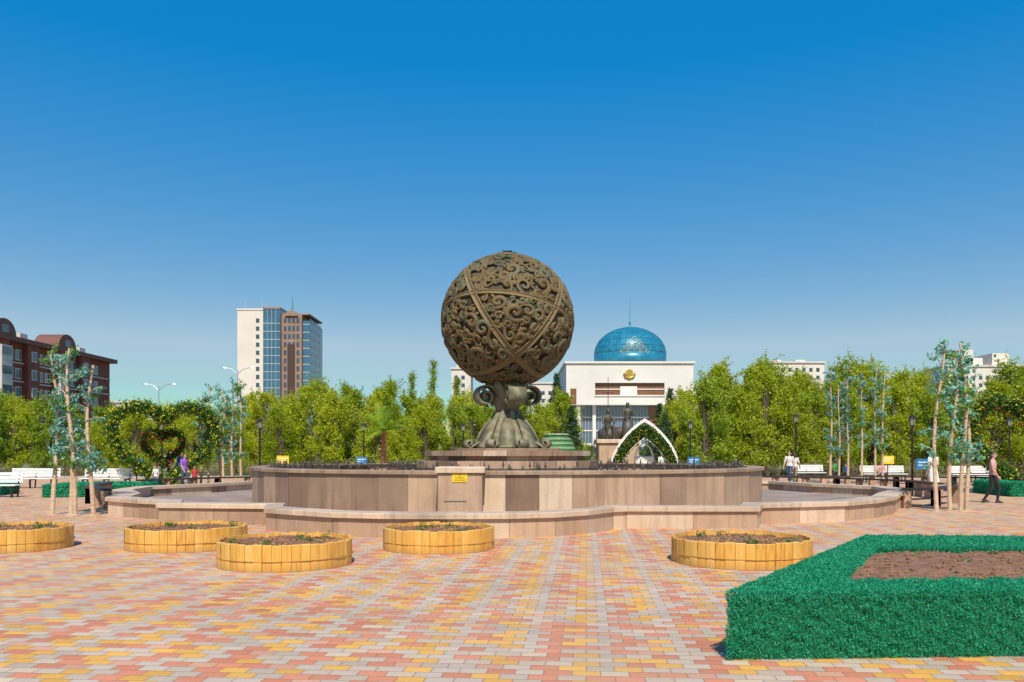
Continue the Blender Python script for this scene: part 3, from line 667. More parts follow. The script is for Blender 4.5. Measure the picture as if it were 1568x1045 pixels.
# ------------------------------------------------------------------ floral heart arches
M_ivy=leafmat('ivy',[(0.02,0.06,0.012),(0.07,0.17,0.02),(0.16,0.28,0.03)],0.2)
FL=[leafmat('yellow_flowers',[(0.70,0.58,0.02),(0.82,0.72,0.06)],0.3),leafmat('red_flowers',[(0.50,0.05,0.03),(0.65,0.14,0.10)],0.2),leafmat('white_flowers',[(0.75,0.70,0.65),(0.6,0.35,0.35)],0.2),leafmat('orange_flowers',[(0.75,0.25,0.02),(0.8,0.40,0.05)],0.2)]
def heart(t,W,H):
    x=16*math.sin(t)**3; z=13*math.cos(t)-5*math.cos(2*t)-2*math.cos(3*t)-math.cos(4*t)
    x=x/16; z=(z+17)/29
    return ((x*0.75+0.25*math.sin(t))*W/2,(z*0.75+0.25*(0.5+0.5*math.cos(t)))*H)
def heartarch(x,y,W,H,rot,hoops):
    p=empty('floral_heart_arch',(x,y,0),rot)
    for (dy,sc_,lift,col,dn) in hoops:
        m=MB(); pts=[]
        for k in range(61):
            a=2*math.pi*k/60; hx,hz=heart(a,W*sc_,H*sc_); pts.append((hx,dy,hz+0.1+lift))
        m.tube(pts,0.05,6,2)
        th=0.13*(0.55+0.45*sc_)
        for q in pts[:-1]:
            P=np.array(q)+rng.normal(size=(int(150*sc_),3))*th; m.leaves(P,0.05,0,0.6)
            for c in range(int(dn)):
                cc=np.array(q)+rng.normal(size=3)*th*1.3; m.leaves(cc+rng.normal(size=(6,3))*0.022,0.036,1,0.8)
        m.build('flower_hoop',[M_ivy,FL[col],M_black],p)
    m=MB()
    for k in range(0,60,5):
        a=2*math.pi*k/60; h0=heart(a,W,H); m.tube([(h0[0],-0.9,h0[1]+0.1),(h0[0],0.9,h0[1]+0.1)],0.02,5)
    m.build('frame',[M_black],p)
heartarch(-15.6,38,4.3,3.7,0.45,[(-0.9,1.0,0,0,11),(0.0,1.0,0,0,2),(0.9,1.0,0,0,2),(0.6,0.40,1.0,1,4)])
heartarch(20.3,33.5,4.2,3.7,-0.4,[(-0.9,1.0,0,0,9),(-0.75,0.90,0.15,1,5),(0.0,1.0,0,3,3),(0.9,1.0,0,0,4)])

# pointed arch
p=empty('pointed_floral_arch',(7.2,46,0),-0.12)
def ogive(W,H,n=20):
    pts=[]
    for k in range(n+1):
        f=k/n; pts.append((-W/2*(1-f**2.0)**0.9 if f<1 else 0,H*f**0.85))
    return pts+[(-a,b) for a,b in pts[-2::-1]]
def archband(m,o1,o2,y0,y1,mi=0):
    vs=[];fs=[]
    for (a,b),(c,d) in zip(o1,o2): vs+=[(a,y0,b),(c,y0,d),(a,y1,b),(c,y1,d)]
    for k in range(len(o1)-1):
        i=4*k; j=i+4; fs+=[(i,j,j+1,i+1),(i+2,i+3,j+3,j+2),(i,i+2,j+2,j),(i+1,j+1,j+3,i+3)]
    m.add(vs,fs,mi)
m=MB(); archband(m,ogive(3.9,3.45),ogive(3.68,3.26),-0.15,0.15); archband(m,ogive(2.75,2.42),ogive(2.70,2.37),-0.12,0.12); m.build('white_arch_frame',[M_white],p)
m=MB()
for wf in (3.45,3.2,2.95):
    for (a,b) in ogive(wf,wf*0.885,36):
        P=np.array([a,0.0,b])+rng.normal(size=(120,3))*np.array([.075,.10,.075]); m.leaves(P,0.055,0,0.6)
        P=np.array([a,-0.1,b])+rng.normal(size=(4,3))*np.array([.1,.08,.1]); m.leaves(P,0.045,1,0.8)
m.build('greenery',[leafmat('dark_ivy',[(0.010,0.035,0.008),(0.03,0.09,0.015),(0.08,0.18,0.03)],0.1),FL[0]],p)
m=MB(); m.bbox(-0.6,0.6,0.3,0.8,0.0,0.5,0); m.bbox(-0.55,0.55,0.7,0.8,0.5,1.4,0,0.05); m.tube([(-0.5,0.75,1.4),(-0.3,0.75,1.9),(0,0.75,2.15),(0.3,0.75,1.9),(0.5,0.75,1.4)],0.05,6); m.build('white_seat',[M_white],p)

p=empty('striped_garden_dome',(2.3,44,0)); m=MB()
for k in range(11):
    z=k*0.235; r_=1.3*math.sqrt(max(0.02,1-(z/2.75)**2)); r2=1.3*math.sqrt(max(0.01,1-((z+0.15)/2.75)**2))
    m.cyl((0,0),r_,z+0.01,z+0.15,32,0,r2); m.cyl((0,0),r_*0.95,z+0.152,z+0.243,32,1,r_*0.93)
for q in range(11):
    z=q*0.235+0.08; r_=1.3*math.sqrt(max(0.02,1-(z/2.75)**2)); a=rng.uniform(0,6.28,(420,1)); P=np.hstack([r_*np.cos(a),r_*np.sin(a),z+rng.normal(size=(420,1))*0.05]); m.leaves(P,0.04,2,0.4)
m.build('stripes',[mat('green_turf_stripe',(0.04,0.20,0.05),(0.02,0.12,0.03),scale=12),mat('pale_stripe',(0.30,0.38,0.22),(0.2,0.28,0.15)),leafmat('turf_fringe',[(0.04,0.20,0.04),(0.10,0.32,0.07)])],p)

# ------------------------------------------------------------------ street furniture
M_lg=mat('lamp_glass',(0.35,0.34,0.30),(0.3,0.3,0.27),rough=0.2)
def lamp(x,y,h):
    p=empty('park_lamp',(x,y,0)); m=MB()
    m.cyl((0,0),0.13,0,0.12,12,0); m.cyl((0,0),0.09,0.12,0.5,12,0,0.05); m.tube([(0,0,0.5),(0,0,h-0.45)],0.045,8); m.cyl((0,0),0.08,h-0.5,h-0.44,10,0)
    m.cyl((0,0),0.19,h-0.12,h-0.06,10,0,0.12); m.cyl((0,0),0.12,h-0.06,h,10,0,0.02)
    for a in range(4): m.tube([(0.09*math.cos(a*1.57),0.09*math.sin(a*1.57),h-0.44),(0.14*math.cos(a*1.57),0.14*math.sin(a*1.57),h-0.12)],0.014,4)
    m.build('post',[M_black],p)
    m=MB(); m.cyl((0,0),0.085,h-0.44,h-0.12,10,0,0.13); m.build('lantern_glass',[M_lg],p)
for a in [(-11.9,40,3.2),(-9.1,52,3.4),(-3,52,3.4),(10.1,48,3.4),(15.4,46,3.7),(17,36,3.2),(-19,46,3.3),(27,46,3.5)]: lamp(*a)
def bench(x,y,L_,rot=0):
    p=empty('park_bench',(x,y,0),rot); m=MB()
    for k in range(4): m.bbox(-L_/2,L_/2,-0.25+k*0.13,-0.14+k*0.13,0.42,0.46,0,0.008)
    for k in range(3): m.bbox(-L_/2,L_/2,0.28+0.02*k,0.31+0.02*k,0.52+k*0.13,0.63+k*0.13,0,0.008)
    m.build('slats',[M_white],p); m=MB()
    for s in (-1,0,1):
        xx=s*(L_/2-0.15)
        m.bbox(xx-0.035,xx+0.035,-0.22,-0.16,0,0.415,0,0.005); m.tube([(xx,0.2,0),(xx,0.27,0.42),(xx,0.37,0.9)],0.03,6); m.box(xx-0.03,xx+0.03,-0.24,0.27,0.37,0.415)
    m.build('legs',[M_black],p)
for a in [(-18.7,30.2,2.2,0.05),(-18.2,38,2.2),(17.1,49,2),(20.2,46,2.4),(-21.5,38,2.2),(24.5,45,2.4),(-8,50,2)]: bench(*a)
def litter(x,y,col,nm,z):
    p=empty(nm,(x,y,0)); m=MB(); m.tube([(0,0,0),(0,0,z)],0.025,6,1); m.bbox(-0.33,0.33,-0.03,0.03,z-0.05,z+0.38,0,0.01); m.box(-0.25,0.25,-0.036,-0.031,z+0.22,z+0.27,2); m.box(-0.25,0.12,-0.036,-0.031,z+0.1,z+0.14,2)
    m.build('panel',[col,M_black,M_white],p)
for a in [(-12.3,45.5),(19.9,44.9)]: litter(a[0],a[1],M_yel,'notice_sign',1.05)
for a in [(-17.5,39.5),(-9.2,51.8),(10.2,47.6),(17.3,35.6),(29,44)]: litter(a[0],a[1],M_blue,'blue_information_sign',0.95)
M_rail=mat('dark_rail',(0.06,0.035,0.025),(0.04,0.025,0.02),rough=0.5)
def railwall(pts,name='low_railing_wall'):
    p=empty(name); m=MB(); r=MB()
    for (a,b) in zip(pts[:-1],pts[1:]):
        a=Vector((*a,0)); b=Vector((*b,0)); d=b-a; n=max(1,int(d.length/1.0)); t=d.normalized(); s=Vector((-t.y,t.x,0))
        for k in range(n+1):
            c=a.lerp(b,k/n)
            m.bbox(c.x-0.11,c.x+0.11,c.y-0.11,c.y+0.11,0,0.50,random.choice([0,1]),0.02)
        r.add([a-s*0.16+Vector((0,0,0.505)),b-s*0.16+Vector((0,0,0.505)),b+s*0.16+Vector((0,0,0.505)),a+s*0.16+Vector((0,0,0.505)),
               a-s*0.16+Vector((0,0,0.57)),b-s*0.16+Vector((0,0,0.57)),b+s*0.16+Vector((0,0,0.57)),a+s*0.16+Vector((0,0,0.57))],[(0,3,2,1),(4,5,6,7),(0,1,5,4),(1,2,6,5),(2,3,7,6),(3,0,4,7)])
        r.tube([a+Vector((0,0,0.25)),b+Vector((0,0,0.25))],0.025,6)
    m.build('stone_posts',GM,p); r.build('dark_rail',[M_rail],p)
railwall([(11.3,24.3),(12.6,25.2),(13.9,26.7)]); railwall([(14.6,29),(15,32),(13.6,35.5),(10.5,38)]); railwall([(12,38.5),(17,37.5),(21,35.5)])
railwall([(-11.6,24.2),(-13.2,26.5),(-14.3,30)]); railwall([(-14.3,32.5),(-12.5,36),(-9.5,38.5)])
M_galv=mat('galvanised',(0.5,0.5,0.5),(0.42,0.42,0.42),rough=0.4,metal=0.5)
def streetlight(x,y,h):
    p=empty('street_lamp',(x,y,0)); m=MB(); m.tube([(0,0,0),(0,0,h)],[0.12,0.07],8)
    for s in (-1,1):
        m.tube([(0,0,h-0.6),(s*0.8,0,h+0.1),(s*1.6,0,h+0.3)],0.05,6); m.loft([((s*2.0,0,h+0.25),0.5,0.15),((s*2.0,0,h+0.40),0.35,0.1)],10,0)
    m.build('mast',[M_galv],p)
streetlight(-50,120,11); streetlight(-39.5,122,13.5); streetlight(62,120,9)
m=MB(); m.tube([(17,150,0),(17,150,15)],[0.12,0.05],6); m.tube([(16,150,12.2),(18,150,12.2)],0.06,5); m.build('flagpole',[M_black])

# ------------------------------------------------------------------ buildings
M_brick=mat('red_brown_brick',(0.30,0.085,0.05),(0.22,0.06,0.04),scale=0.4,rough=0.85)
M_roof=mat('roof_brown',(0.20,0.08,0.055),(0.15,0.06,0.045),rough=0.7)
M_off=mat('offwhite_panel',(0.66,0.60,0.54),(0.56,0.51,0.46),scale=0.5)
M_cream=mat('cream_render',(0.76,0.68,0.60),(0.68,0.60,0.53),scale=0.1)
b=empty('brick_apartment_house')
m=MB(); m.box(-92,-75,96,158,0,18.2,0)
for k in range(7):
    y=98+k*8.0; m.box(-75,-74.2,y,y+3.2,0,18.2,0)
    if k%2: m.box(-74.2,-73.6,y+0.3,y+2.9,1.5,17.3,3)
m.box(-92.6,-73.8,95.4,158.6,18.203,18.9,2)
for s in range(6): m.box(-75,-74.85,96,158,s*2.8+1.1,s*2.8+1.3,3)
for y in (106,123.6,141):
    vs=[(-73.9,y+2.8*math.cos(a),18.92+2.3*math.sin(a)) for a in [math.pi*i/14 for i in range(15)]]; vs2=[(-78,v[1],v[2]) for v in vs]
    fs=[tuple(range(15)),tuple(range(29,14,-1))]+[(i,i+15,i+16,i+1) for i in range(14)]+[(14,29,15,0)]
    m.add(vs+vs2,fs,2); m.box(-73.89,-73.8,y-0.8,y+0.8,19.1,20.3,1)
for y in (114,131,149): m.box(-80,-76,y,y+2.0,18.9,20.1,3)
m.build('walls',[M_brick,M_glass,M_roof,M_off],b)
m=MB()
for s in range(6):
    z=1.6+s*2.8
    for k in range(7):
        y0=98+k*8.0
        for yy in (y0+3.9,y0+5.9):
            m.box(-75,-74.88,yy,yy+1.4,z,z+1.6,1); m.box(-74.88,-74.86,yy+0.12,yy+0.64,z+0.12,z+1.48,0); m.box(-74.88,-74.86,yy+0.76,yy+1.28,z+0.12,z+1.48,0)
        if k%2: m.box(-73.6,-73.55,y0+0.45,y0+2.75,z+0.3,z+1.5,0)
        else: m.box(-74.2,-74.1,y0+0.9,y0+2.3,z,z+1.6,1); m.box(-74.1,-74.08,y0+1.0,y0+2.2,z+0.1,z+1.5,0)
m.build('windows',[M_glass,M_white],b)
b=empty('office_tower')
M_bglass=mat('blue_curtain_glass',(0.06,0.16,0.24),(0.035,0.11,0.18),rough=0.12,scale=0.15,spec=1)
M_brn=mat('brown_cladding',(0.34,0.21,0.15),(0.27,0.16,0.11),scale=0.2)
M_mul=mat('mullion',(0.4,0.45,0.5),(0.35,0.4,0.45))
m=MB(); m.box(-97.2,-87.9,300,324,0,52,0); m.box(-87.8,-81.8,299,325,0,52.3,1); m.box(-81.7,-74.5,300.5,324,0,50.5,2); m.box(-74.4,-72,301.5,322,0,48.5,1)
m.box(-97.4,-87.9,299.8,324.2,52.003,52.6,0); m.box(-87.85,-81.7,298.8,325.2,52.303,52.9,2); m.box(-81.65,-72,301,322,50.503,51.0,2)
vs=[(-78.1+2.3*math.cos(a),299.9,50.0+1.9*math.sin(a)) for a in [math.pi*i/16 for i in range(17)]]; m.add(vs+[(v[0],304,v[2]) for v in vs],[tuple(range(17)),tuple(range(33,16,-1))]+[(i,i+17,i+18,i+1) for i in range(16)],2)
for f in range(17):
    z=2+f*2.85
    m.box(-90.6,-89.4,299.93,300,z,z+1.5,4)
    m.box(-87.8,-81.8,298.93,299,z-0.5,z-0.25,3)
    for x in (-80.9,-79.4,-77.9,-76.4): m.box(x,x+1.0,300.42,300.5,z,z+1.7,4)
    m.box(-74.4,-72,301.43,301.5,z-0.5,z-0.2,3)
    for y in range(302,320,3): m.box(-72,-71.95,y,y+2,z,z+1.7,4)
m.box(-79.6,-76.9,300.35,300.41,18,40,6)
for x in (-86.3,-84.8,-83.3): m.box(x-0.06,x+0.06,298.9,299,0,52.2,3)
for x,h in ((-96,4),(-90,5),(-88.5,3.2),(-83,3)): m.tube([(x,305,52),(x,305,52+h)],0.12,5,3)
m.tube([(-79,305,53),(-79,305,58)],[0.35,0.1],6,5); m.cyl((-79,305),1.2,50.5,53.0,10,5,0.3)
m.build('tower_body',[M_cream,M_bglass,M_brn,M_mul,M_glass,mat('green_copper',(0.10,0.32,0.27),(0.08,0.26,0.22)),mat('dark_brown_glass',(0.10,0.05,0.035),(0.07,0.04,0.03),rough=0.2)],b)
def domemat():
    m,nt,out=newmat('turquoise_dome_tiles'); N=nt.nodes; L=nt.links
    b=N.new('ShaderNodeBsdfPrincipled'); b.inputs['Roughness'].default_value=0.35; b.inputs['Metallic'].default_value=0.1
    tc=N.new('ShaderNodeTexCoord'); n=N.new('ShaderNodeTexVoronoi'); n.inputs['Scale'].default_value=0.8; L.new(tc.outputs['Object'],n.inputs['Vector'])
    r=N.new('ShaderNodeValToRGB'); r.color_ramp.elements[0].color=rgb((0.010,0.15,0.26)); r.color_ramp.elements[1].color=rgb((0.03,0.25,0.36)); L.new(n.outputs['Color'],r.inputs[0])
    L.new(r.outputs[0],b.inputs['Base Color']); L.new(b.outputs[0],out.inputs[0]); return m
b=empty('domed_museum_building')
M_wst=mat('white_stone',(0.76,0.71,0.66),(0.68,0.63,0.58),scale=0.15)
M_brs=mat('bronze_glazing',(0.24,0.10,0.05),(0.17,0.08,0.04),rough=0.3,scale=0.3)
m=MB()
m.box(16,53.5,250,290,22.2,27.9,0)
m.box(16,24.5,250,290,15.7,22.2,0); m.box(45,53.5,250,290,15.7,22.2,0); m.box(24.5,45,250.0,290,15.7,18.6,0)
m.box(24.5,45,250.9,252.5,18.6,22.2,1); m.box(24.5,45,250.7,250.9,20.2,20.5,0)
m.box(32,37,250.6,250.9,18.6,21.2,0)
m.box(24.3,45.2,249.7,250,18.2,18.6,0)
m.box(20,49,254,288,0,15.7,2)
for x in (20,24.5,45,48.6): m.box(x-0.5,x+0.5,252.5,253.6,0,15.7,0)
for z in (4,8,12): m.box(20,49,253.7,254,z,z+0.35,0)
for i in range(30): m.box(20+i*0.97,20.08+i*0.97,253.8,254,0.1,15.6,4)
m.box(41,44.2,253.6,253.95,0,15.6,1)
m.box(16,20,250.5,288,0,15.7,0); m.box(49,53.5,250.5,288,0,15.7,0)
m.box(17.2,19.0,250.4,250.5,3,15.6,1); m.box(50.2,52,250.4,250.5,3,15.5,1)
m.box(17.2,19.0,249.93,250,15.9,20.5,1)
m.box(19,50,236,250,0,4.2,0); m.box(21,48,235.9,236,1,3.2,2)
m.box(15.5,54,249.5,290.4,27.903,28.5,0)
m.box(53.5,62,258,285,0,20,0)
m.build('hall_walls',[M_wst,M_brs,mat('blue_hall_glass',(0.11,0.18,0.25),(0.07,0.12,0.18),rough=0.15,spec=1),M_gold,M_off],b)
m=MB()
for sx in (-1,1):
    m.tube([(34.6,249.6,23.6),(34.6+sx*1.2,249.6,24.0),(34.6+sx*1.6,249.6,25.0)],0.28,6)
vs=[(34.6+1.05*math.cos(a),249.5,25.1+1.05*math.sin(a)) for a in [2*math.pi*i/20 for i in range(20)]]; m.add(vs+[(v[0],249.9,v[2]) for v in vs],[tuple(range(20))]+[(i,i+20,(i+1)%20+20,(i+1)%20) for i in range(20)])
m.build('emblem',[M_gold],b)
m=MB(); DX,DY=37.0,266
m.cyl((DX,DY),11.1,28.4,32.2,64,0,11.3); m.ell((DX,DY,32.2),11.2,11.2,8.6,64,20,0,True)
m.build('dome',[domemat()],b,True)
m=MB()
for i in range(24):
    a=2*math.pi*i/24; pts=[]
    for k in range(14):
        e=(math.pi/2-0.08)*k/13; pts.append((DX+11.22*math.cos(e)*math.cos(a),DY+11.22*math.cos(e)*math.sin(a),32.2+8.62*math.sin(e)))
    m.tube(pts,0.07,4,0,False)
for e in (0.0,0.25,0.5,0.8): m.tube([(DX+11.23*math.cos(e)*math.cos(a),DY+11.23*math.cos(e)*math.sin(a),32.2+8.63*math.sin(e)) for a in [2*math.pi*i/48 for i in range(49)]],0.07,4,0,False)
m.tube([(DX+11.3*math.cos(a),DY+11.3*math.sin(a),28.7) for a in [2*math.pi*i/48 for i in range(49)]],0.25,5,0,False)
m.build('dome_ribs',[mat('dome_rib',(0.02,0.12,0.20),(0.03,0.16,0.24))],b)
m=MB()
def dp(u,v):
    a=-math.pi/2+u; return (DX+11.32*math.cos(v)*math.cos(a),DY+11.32*math.cos(v)*math.sin(a),32.2+8.72*math.sin(v))
for j in range(5):
    for k in range(-(4-j),5-j,2):
        u=0.085*k; v=0.0+0.12*j; d=0.06
        m.tube([dp(u-d,v),dp(u,v+d),dp(u+d,v),dp(u,v-d),dp(u-d,v)],0.09,4)
m.build('dome_ornament',[mat('pale_gilt',(0.65,0.62,0.42),(0.5,0.52,0.4))],b)
m=MB(); m.tube([(DX,DY,40.5),(DX,DY,49.5)],[0.16,0.05],6); m.cyl((DX,DY),1.1,40.5,41.3,12,0,0.6); m.ell((DX,DY,42.3),0.4,0.4,0.5); m.build('spire',[mat('spire_blue',(0.05,0.3,0.38),(0.04,0.25,0.32))],b)
def block(x0,x1,y,h,steps,name='city_building'):
    b=empty(name); m=MB(); m.box(x0,x1,y,y+20,0,h,0); m.box(x0-0.5,x1+0.5,y-0.5,y+20.5,h+0.003,h+0.8,2)
    for (a,c,hh) in steps: m.box(a,c,y+3,y+15,h+0.803,hh,0); m.box(a+0.6,a+1.6,y+2.9,y+2.99,hh-1.6,hh-0.5,1)
    z=3
    while z<h-2.5:
        x=x0+1.2
        while x<x1-1.8: m.box(x,x+1.4,y-0.06,y,z,z+1.6,1); x+=2.9
        z+=3.2
    m.build('block_walls',[M_cream,M_glass,M_off],b)
block(107,129,350,38.5,[(109,112,40.2),(118,122,40.2)]); block(180,212,350,37,[(184,196,41),(187,192,44.5),(200,207,43)]); block(-25,-17,350,36,[(-23,-21,38)])
block(8,20,350,30,[]); block(-170,-148,330,21,[]); block(-146,-130,340,17,[]); block(225,260,380,36,[]); block(-230,-200,330,32,[(-220,-212,35)])

# ------------------------------------------------------------------ people
sk1=mat('skin',(0.50,0.29,0.20),(0.46,0.26,0.18),rough=0.55)
M_hair=mat('dark_hair',(0.025,0.017,0.012),(0.015,0.01,0.008),rough=0.5)
def cloth(n,c): return mat(n,c,tuple(x*0.85 for x in c),rough=0.9,scale=8,bump=0.2)
M_shoe=cloth('shoe',(0.05,0.05,0.05))
def bone(m,a,b,ra,rb,n=10):
    a=Vector(a); b=Vector(b); m.tube([a,a.lerp(b,0.33),a.lerp(b,0.66),b],[ra,ra*0.95+rb*0.05,ra*0.5+rb*0.5,rb],n)
    for c,r_ in ((a,ra),(b,rb)): m.ell(c,r_*1.0,r_*1.0,r_*1.0,8,6)
def figure(name,loc,rot,s,shirt,pants,J={},hair=True,longhair=False,skirt=0,sleeve=1.15,mono=None,vox=0.011,parent=None):
    D=dict(hipL=(0.09,0,0.92),hipR=(-0.09,0,0.92),kneeL=(0.10,-0.16,0.52),ankL=(0.10,-0.12,0.09),kneeR=(-0.10,0.02,0.50),ankR=(-0.10,0.24,0.12),
           shL=(0.18,0,1.39),shR=(-0.18,0,1.39),elL=(0.235,0.06,1.11),wrL=(0.24,-0.04,0.87),elR=(-0.235,-0.05,1.11),wrR=(-0.24,-0.18,0.90),pel=(0,0,0.92),chest=(0,0,1.32),head=(0,-0.015,1.585))
    D.update(J); D={k:Vector(v) for k,v in D.items()}
    m=MB(); pe,ch,hd=D['pel'],D['chest'],D['head']
    def at(f): return pe.lerp(ch,f)
    secs=[(at(-0.12),0.10,0.08),(at(0),0.165,0.115),(at(0.2),0.160,0.110),(at(0.45),0.130,0.092),(at(0.75),0.160,0.110),(at(1.0),0.185,0.110),(at(1.2),0.15,0.085),(at(1.30),0.06,0.055)]
    m.loft(secs,18)
    neck=at(1.22); m.tube([neck,neck.lerp(hd,0.8)],[0.058,0.05],10)
    m.ell(hd+Vector((0,0.01,0.02)),0.076,0.094,0.10,14,10); m.ell(hd+Vector((0,-0.012,-0.045)),0.056,0.072,0.07,12,8)
    m.ell(hd+Vector((0,-0.098,-0.012)),0.012,0.018,0.022,7,5)
    for sg in (-1,1): m.ell(hd+Vector((sg*0.078,0.01,-0.005)),0.012,0.02,0.03,7,5)
    m.ell(hd+Vector((0,-0.082,-0.055)),0.024,0.012,0.009,8,5)
    for S,sg in (('L',1),('R',-1)):
        bone(m,D['sh'+S],D['el'+S],0.056,0.043); bone(m,D['el'+S],D['wr'+S],0.042,0.028)
        w_=D['wr'+S]; d=(w_-D['el'+S]).normalized(); side=Vector((0,-1,0)); side=(side-side.dot(d)*d).normalized()
        pc=w_+d*0.045; m.tube([w_,pc,w_+d*0.09],[0.026,0.034,0.03],8)
        for f in range(4):
            o=side*(0.030-0.020*f); L_=[0.075,0.085,0.08,0.062][f]; b0=w_+d*0.075+o; k1=b0+d*L_*0.5+Vector((-sg*0.004,0,0)); k2=b0+d*L_*0.9+Vector((-sg*0.022,0,0)); m.tube([b0,k1,k2],[0.0105,0.0095,0.008],6)
        tb=w_+d*0.03+side*0.02; m.tube([tb,tb+side*0.035+d*0.025,tb+side*0.045+d*0.06],[0.013,0.011,0.009],6)
        bone(m,D['hip'+S],D['knee'+S],0.092,0.060); bone(m,D['knee'+S],D['ank'+S],0.058,0.038)
        an=D['ank'+S]; m.loft([(an+Vector((0,-0.05,-0.085)),0.045,0.125),(an+Vector((0,-0.05,-0.05)),0.045,0.12),(an+Vector((0,-0.01,0.0)),0.04,0.06),(an+Vector((0,0,0.03)),0.038,0.04)],12)
    if skirt: m.loft([(pe+Vector((0,0,0.08)),0.15,0.11),(pe+Vector((0,0,-0.1)),0.185,0.15),(pe+Vector((0,0,-skirt)),0.23,0.21)],20)
    o=m.build('tmp',[]); md=o.modifiers.new('r','REMESH'); md.mode='VOXEL'; md.voxel_size=vox; md.use_smooth_shade=True
    sm=o.modifiers.new('s','SMOOTH'); sm.iterations=2; sm.factor=0.5
    dg=bpy.context.evaluated_depsgraph_get(); me=bpy.data.meshes.new_from_object(o.evaluated_get(dg)); bpy.data.objects.remove(o)
    p=empty(name,loc,rot,s) if parent is None else parent
    bo=bpy.data.objects.new('body',me); scene.collection.objects.link(bo); bo.parent=p
    if parent is not None: bo.location=loc; bo.rotation_euler=(0,0,rot); bo.scale=(s,s,s)
    me.materials.clear()
    if mono:
        me.materials.append(mono)
        me.polygons.foreach_set('material_index',[0]*len(me.polygons))
    else:
        for q in (shirt,pants,sk1,M_shoe): me.materials.append(q)
        idx=[]
        for pl in me.polygons:
            c=pl.center
            if c.z>ch.z+0.135: k=2
            elif abs(c.x)>0.195 and c.z<ch.z+sleeve-1.32: k=2
            elif c.z<0.115: k=3
            elif c.z<pe.z+0.01: k=1 if not(skirt and c.z<pe.z-skirt) else 2
            else: k=0
            idx.append(k)
        me.polygons.foreach_set('material_index',idx)
    me.polygons.foreach_set('use_smooth',[True]*len(me.polygons))
    if hair:
        h=MB(); h.ell(hd+Vector((0,0.028,0.040)),0.086,0.098,0.095,16,10)
        if longhair: h.loft([(hd+Vector((0,0.05,0.05)),0.085,0.07),(hd+Vector((0,0.07,-0.08)),0.085,0.05),(hd+Vector((0,0.09,-0.22)),0.07,0.035),(hd+Vector((0,0.10,-0.30)),0.03,0.02)],14)
        ho=h.build('hair',[M_hair if not mono else mono],p,True)
        if parent is not None: ho.location=loc; ho.rotation_euler=(0,0,rot); ho.scale=(s,s,s)
    if not mono:
        e=MB()
        for sg in (-1,1): e.ell(hd+Vector((sg*0.030,-0.083,0.012)),0.011,0.008,0.007,8,5)
        e.build('eyes',[M_hair],p)
    return p
sit=dict(pel=(0,0,0.50),chest=(0,-0.04,0.92),head=(0,-0.07,1.19),hipL=(0.1,0,0.5),hipR=(-0.1,0,0.5),kneeL=(0.14,-0.44,0.52),kneeR=(-0.14,-0.44,0.52),ankL=(0.14,-0.46,0.09),ankR=(-0.14,-0.40,0.09),shL=(0.18,-0.03,0.99),shR=(-0.18,-0.03,0.99),elL=(0.24,-0.12,0.74),elR=(-0.24,-0.12,0.74),wrL=(0.15,-0.36,0.62),wrR=(-0.15,-0.36,0.62))
stand=dict(kneeL=(0.10,-0.02,0.5),ankL=(0.11,0,0.09),kneeR=(-0.10,-0.01,0.5),ankR=(-0.11,0.02,0.09))
denim=cloth('denim',(0.05,0.09,0.18)); blackc=cloth('black_cloth',(0.02,0.02,0.025)); whitec=cloth('white_cloth',(0.75,0.73,0.70)); pinkc=cloth('pink_cloth',(0.72,0.36,0.36)); khaki=cloth('khaki',(0.30,0.24,0.16)); greenc=cloth('green_cloth',(0.05,0.50,0.08)); purp=cloth('purple_cloth',(0.35,0.12,0.60)); bluec=cloth('blue_cloth',(0.04,0.14,0.45)); redc=cloth('red_cloth',(0.5,0.05,0.05)); orac=cloth('orange_cloth',(0.7,0.25,0.05))
figure('woman_in_pink',(15.2,26.8,0),0.9,0.96,pinkc,blackc,longhair=True,sleeve=1.25)
figure('woman_in_white',(15.9,32,0),3.4,1.0,whitec,whitec,J=stand,longhair=True,skirt=0.45)
figure('man_in_white_shirt',(14.4,44,0),-0.7,0.98,whitec,denim)
figure('woman_in_white_shirt',(15.0,45,0),2.5,0.93,whitec,khaki,longhair=True)
figure('child_in_green',(17.2,45,0),0.2,0.66,greenc,denim,J=stand)
figure('child_in_blue',(17.5,44.4,0),-1.2,0.6,bluec,blackc)
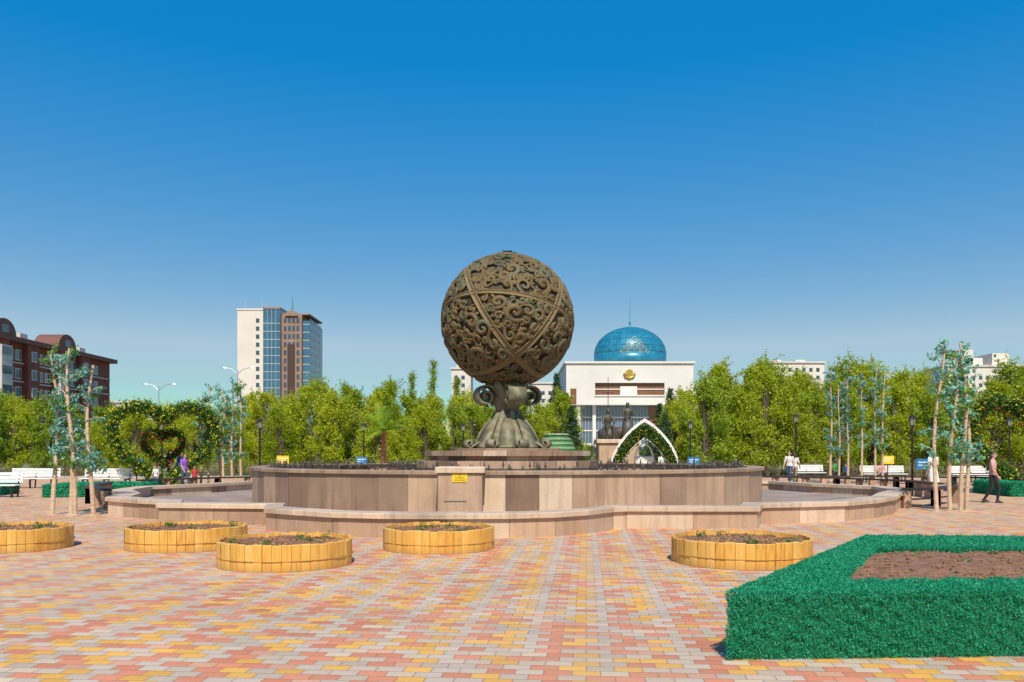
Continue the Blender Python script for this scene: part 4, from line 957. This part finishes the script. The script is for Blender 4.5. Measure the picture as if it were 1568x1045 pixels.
figure('seated_woman',(20.0,45.95,-0.05),0,0.92,pinkc,denim,J=sit,longhair=True)
figure('woman_in_purple',(-14.3,37.0,0),1.2,0.92,purp,denim,longhair=True)
figure('child_in_white',(-15.3,36.4,0),-0.4,0.62,whitec,bluec,J=stand)
figure('child_in_red',(-13.7,36.6,0),0.5,0.6,redc,blackc)
figure('man_in_blue',(-15.9,40.5,0),-1.0,0.98,bluec,khaki)
figure('woman_in_white_dress',(8.4,47.5,0),0.3,0.95,whitec,whitec,J=stand,longhair=True,skirt=0.5)
figure('man_in_black',(8.9,47.2,0),-0.5,1.0,blackc,denim)
figure('woman_in_red',(6.1,47.5,0),0.8,0.93,redc,blackc,longhair=True)
figure('woman_in_orange',(-4.3,49,0),1.4,0.93,orac,denim,longhair=True)
M_stat=mat('dark_bronze',(0.10,0.085,0.065),(0.06,0.05,0.04),rough=0.5,metal=0.1)
p=empty('bronze_couple_monument',(7.2,58,0))
m=MB(); m.bbox(-1.6,1.6,-1.2,1.2,0,0.5,1,0.04); m.bbox(-1.35,1.35,-0.95,0.95,0.5,2.25,0,0.04); m.bbox(-1.5,1.5,-1.1,1.1,2.25,2.5,2,0.04); m.build('granite_plinth',[gr[0],M_slab,M_slab],p)
m=MB(); m.bbox(-1.25,0.1,-0.3,0.75,2.5,3.2,0,0.08); m.bbox(-0.1,1.25,-0.1,0.8,2.5,3.35,0,0.1)
m.loft([((-0.65,-0.25,2.5),0.62,0.5),((-0.65,-0.2,2.9),0.5,0.5),((-0.65,-0.15,3.3),0.42,0.38)],14); m.loft([((0.72,0,2.5),0.55,0.45),((0.72,0,3.3),0.42,0.38),((0.72,0.05,3.9),0.33,0.26)],14)
m.build('robes_and_rock',[M_stat],p,True)
figure('x',(-0.65,-0.05,2.45),0.15,1.65,None,None,J=sit,mono=M_stat,parent=p,vox=0.014)
figure('x',(0.72,0.05,2.5),-0.15,1.48,None,None,J=dict(stand,wrL=(0.1,-0.25,1.15),wrR=(-0.1,-0.25,1.05)),mono=M_stat,parent=p,vox=0.014)
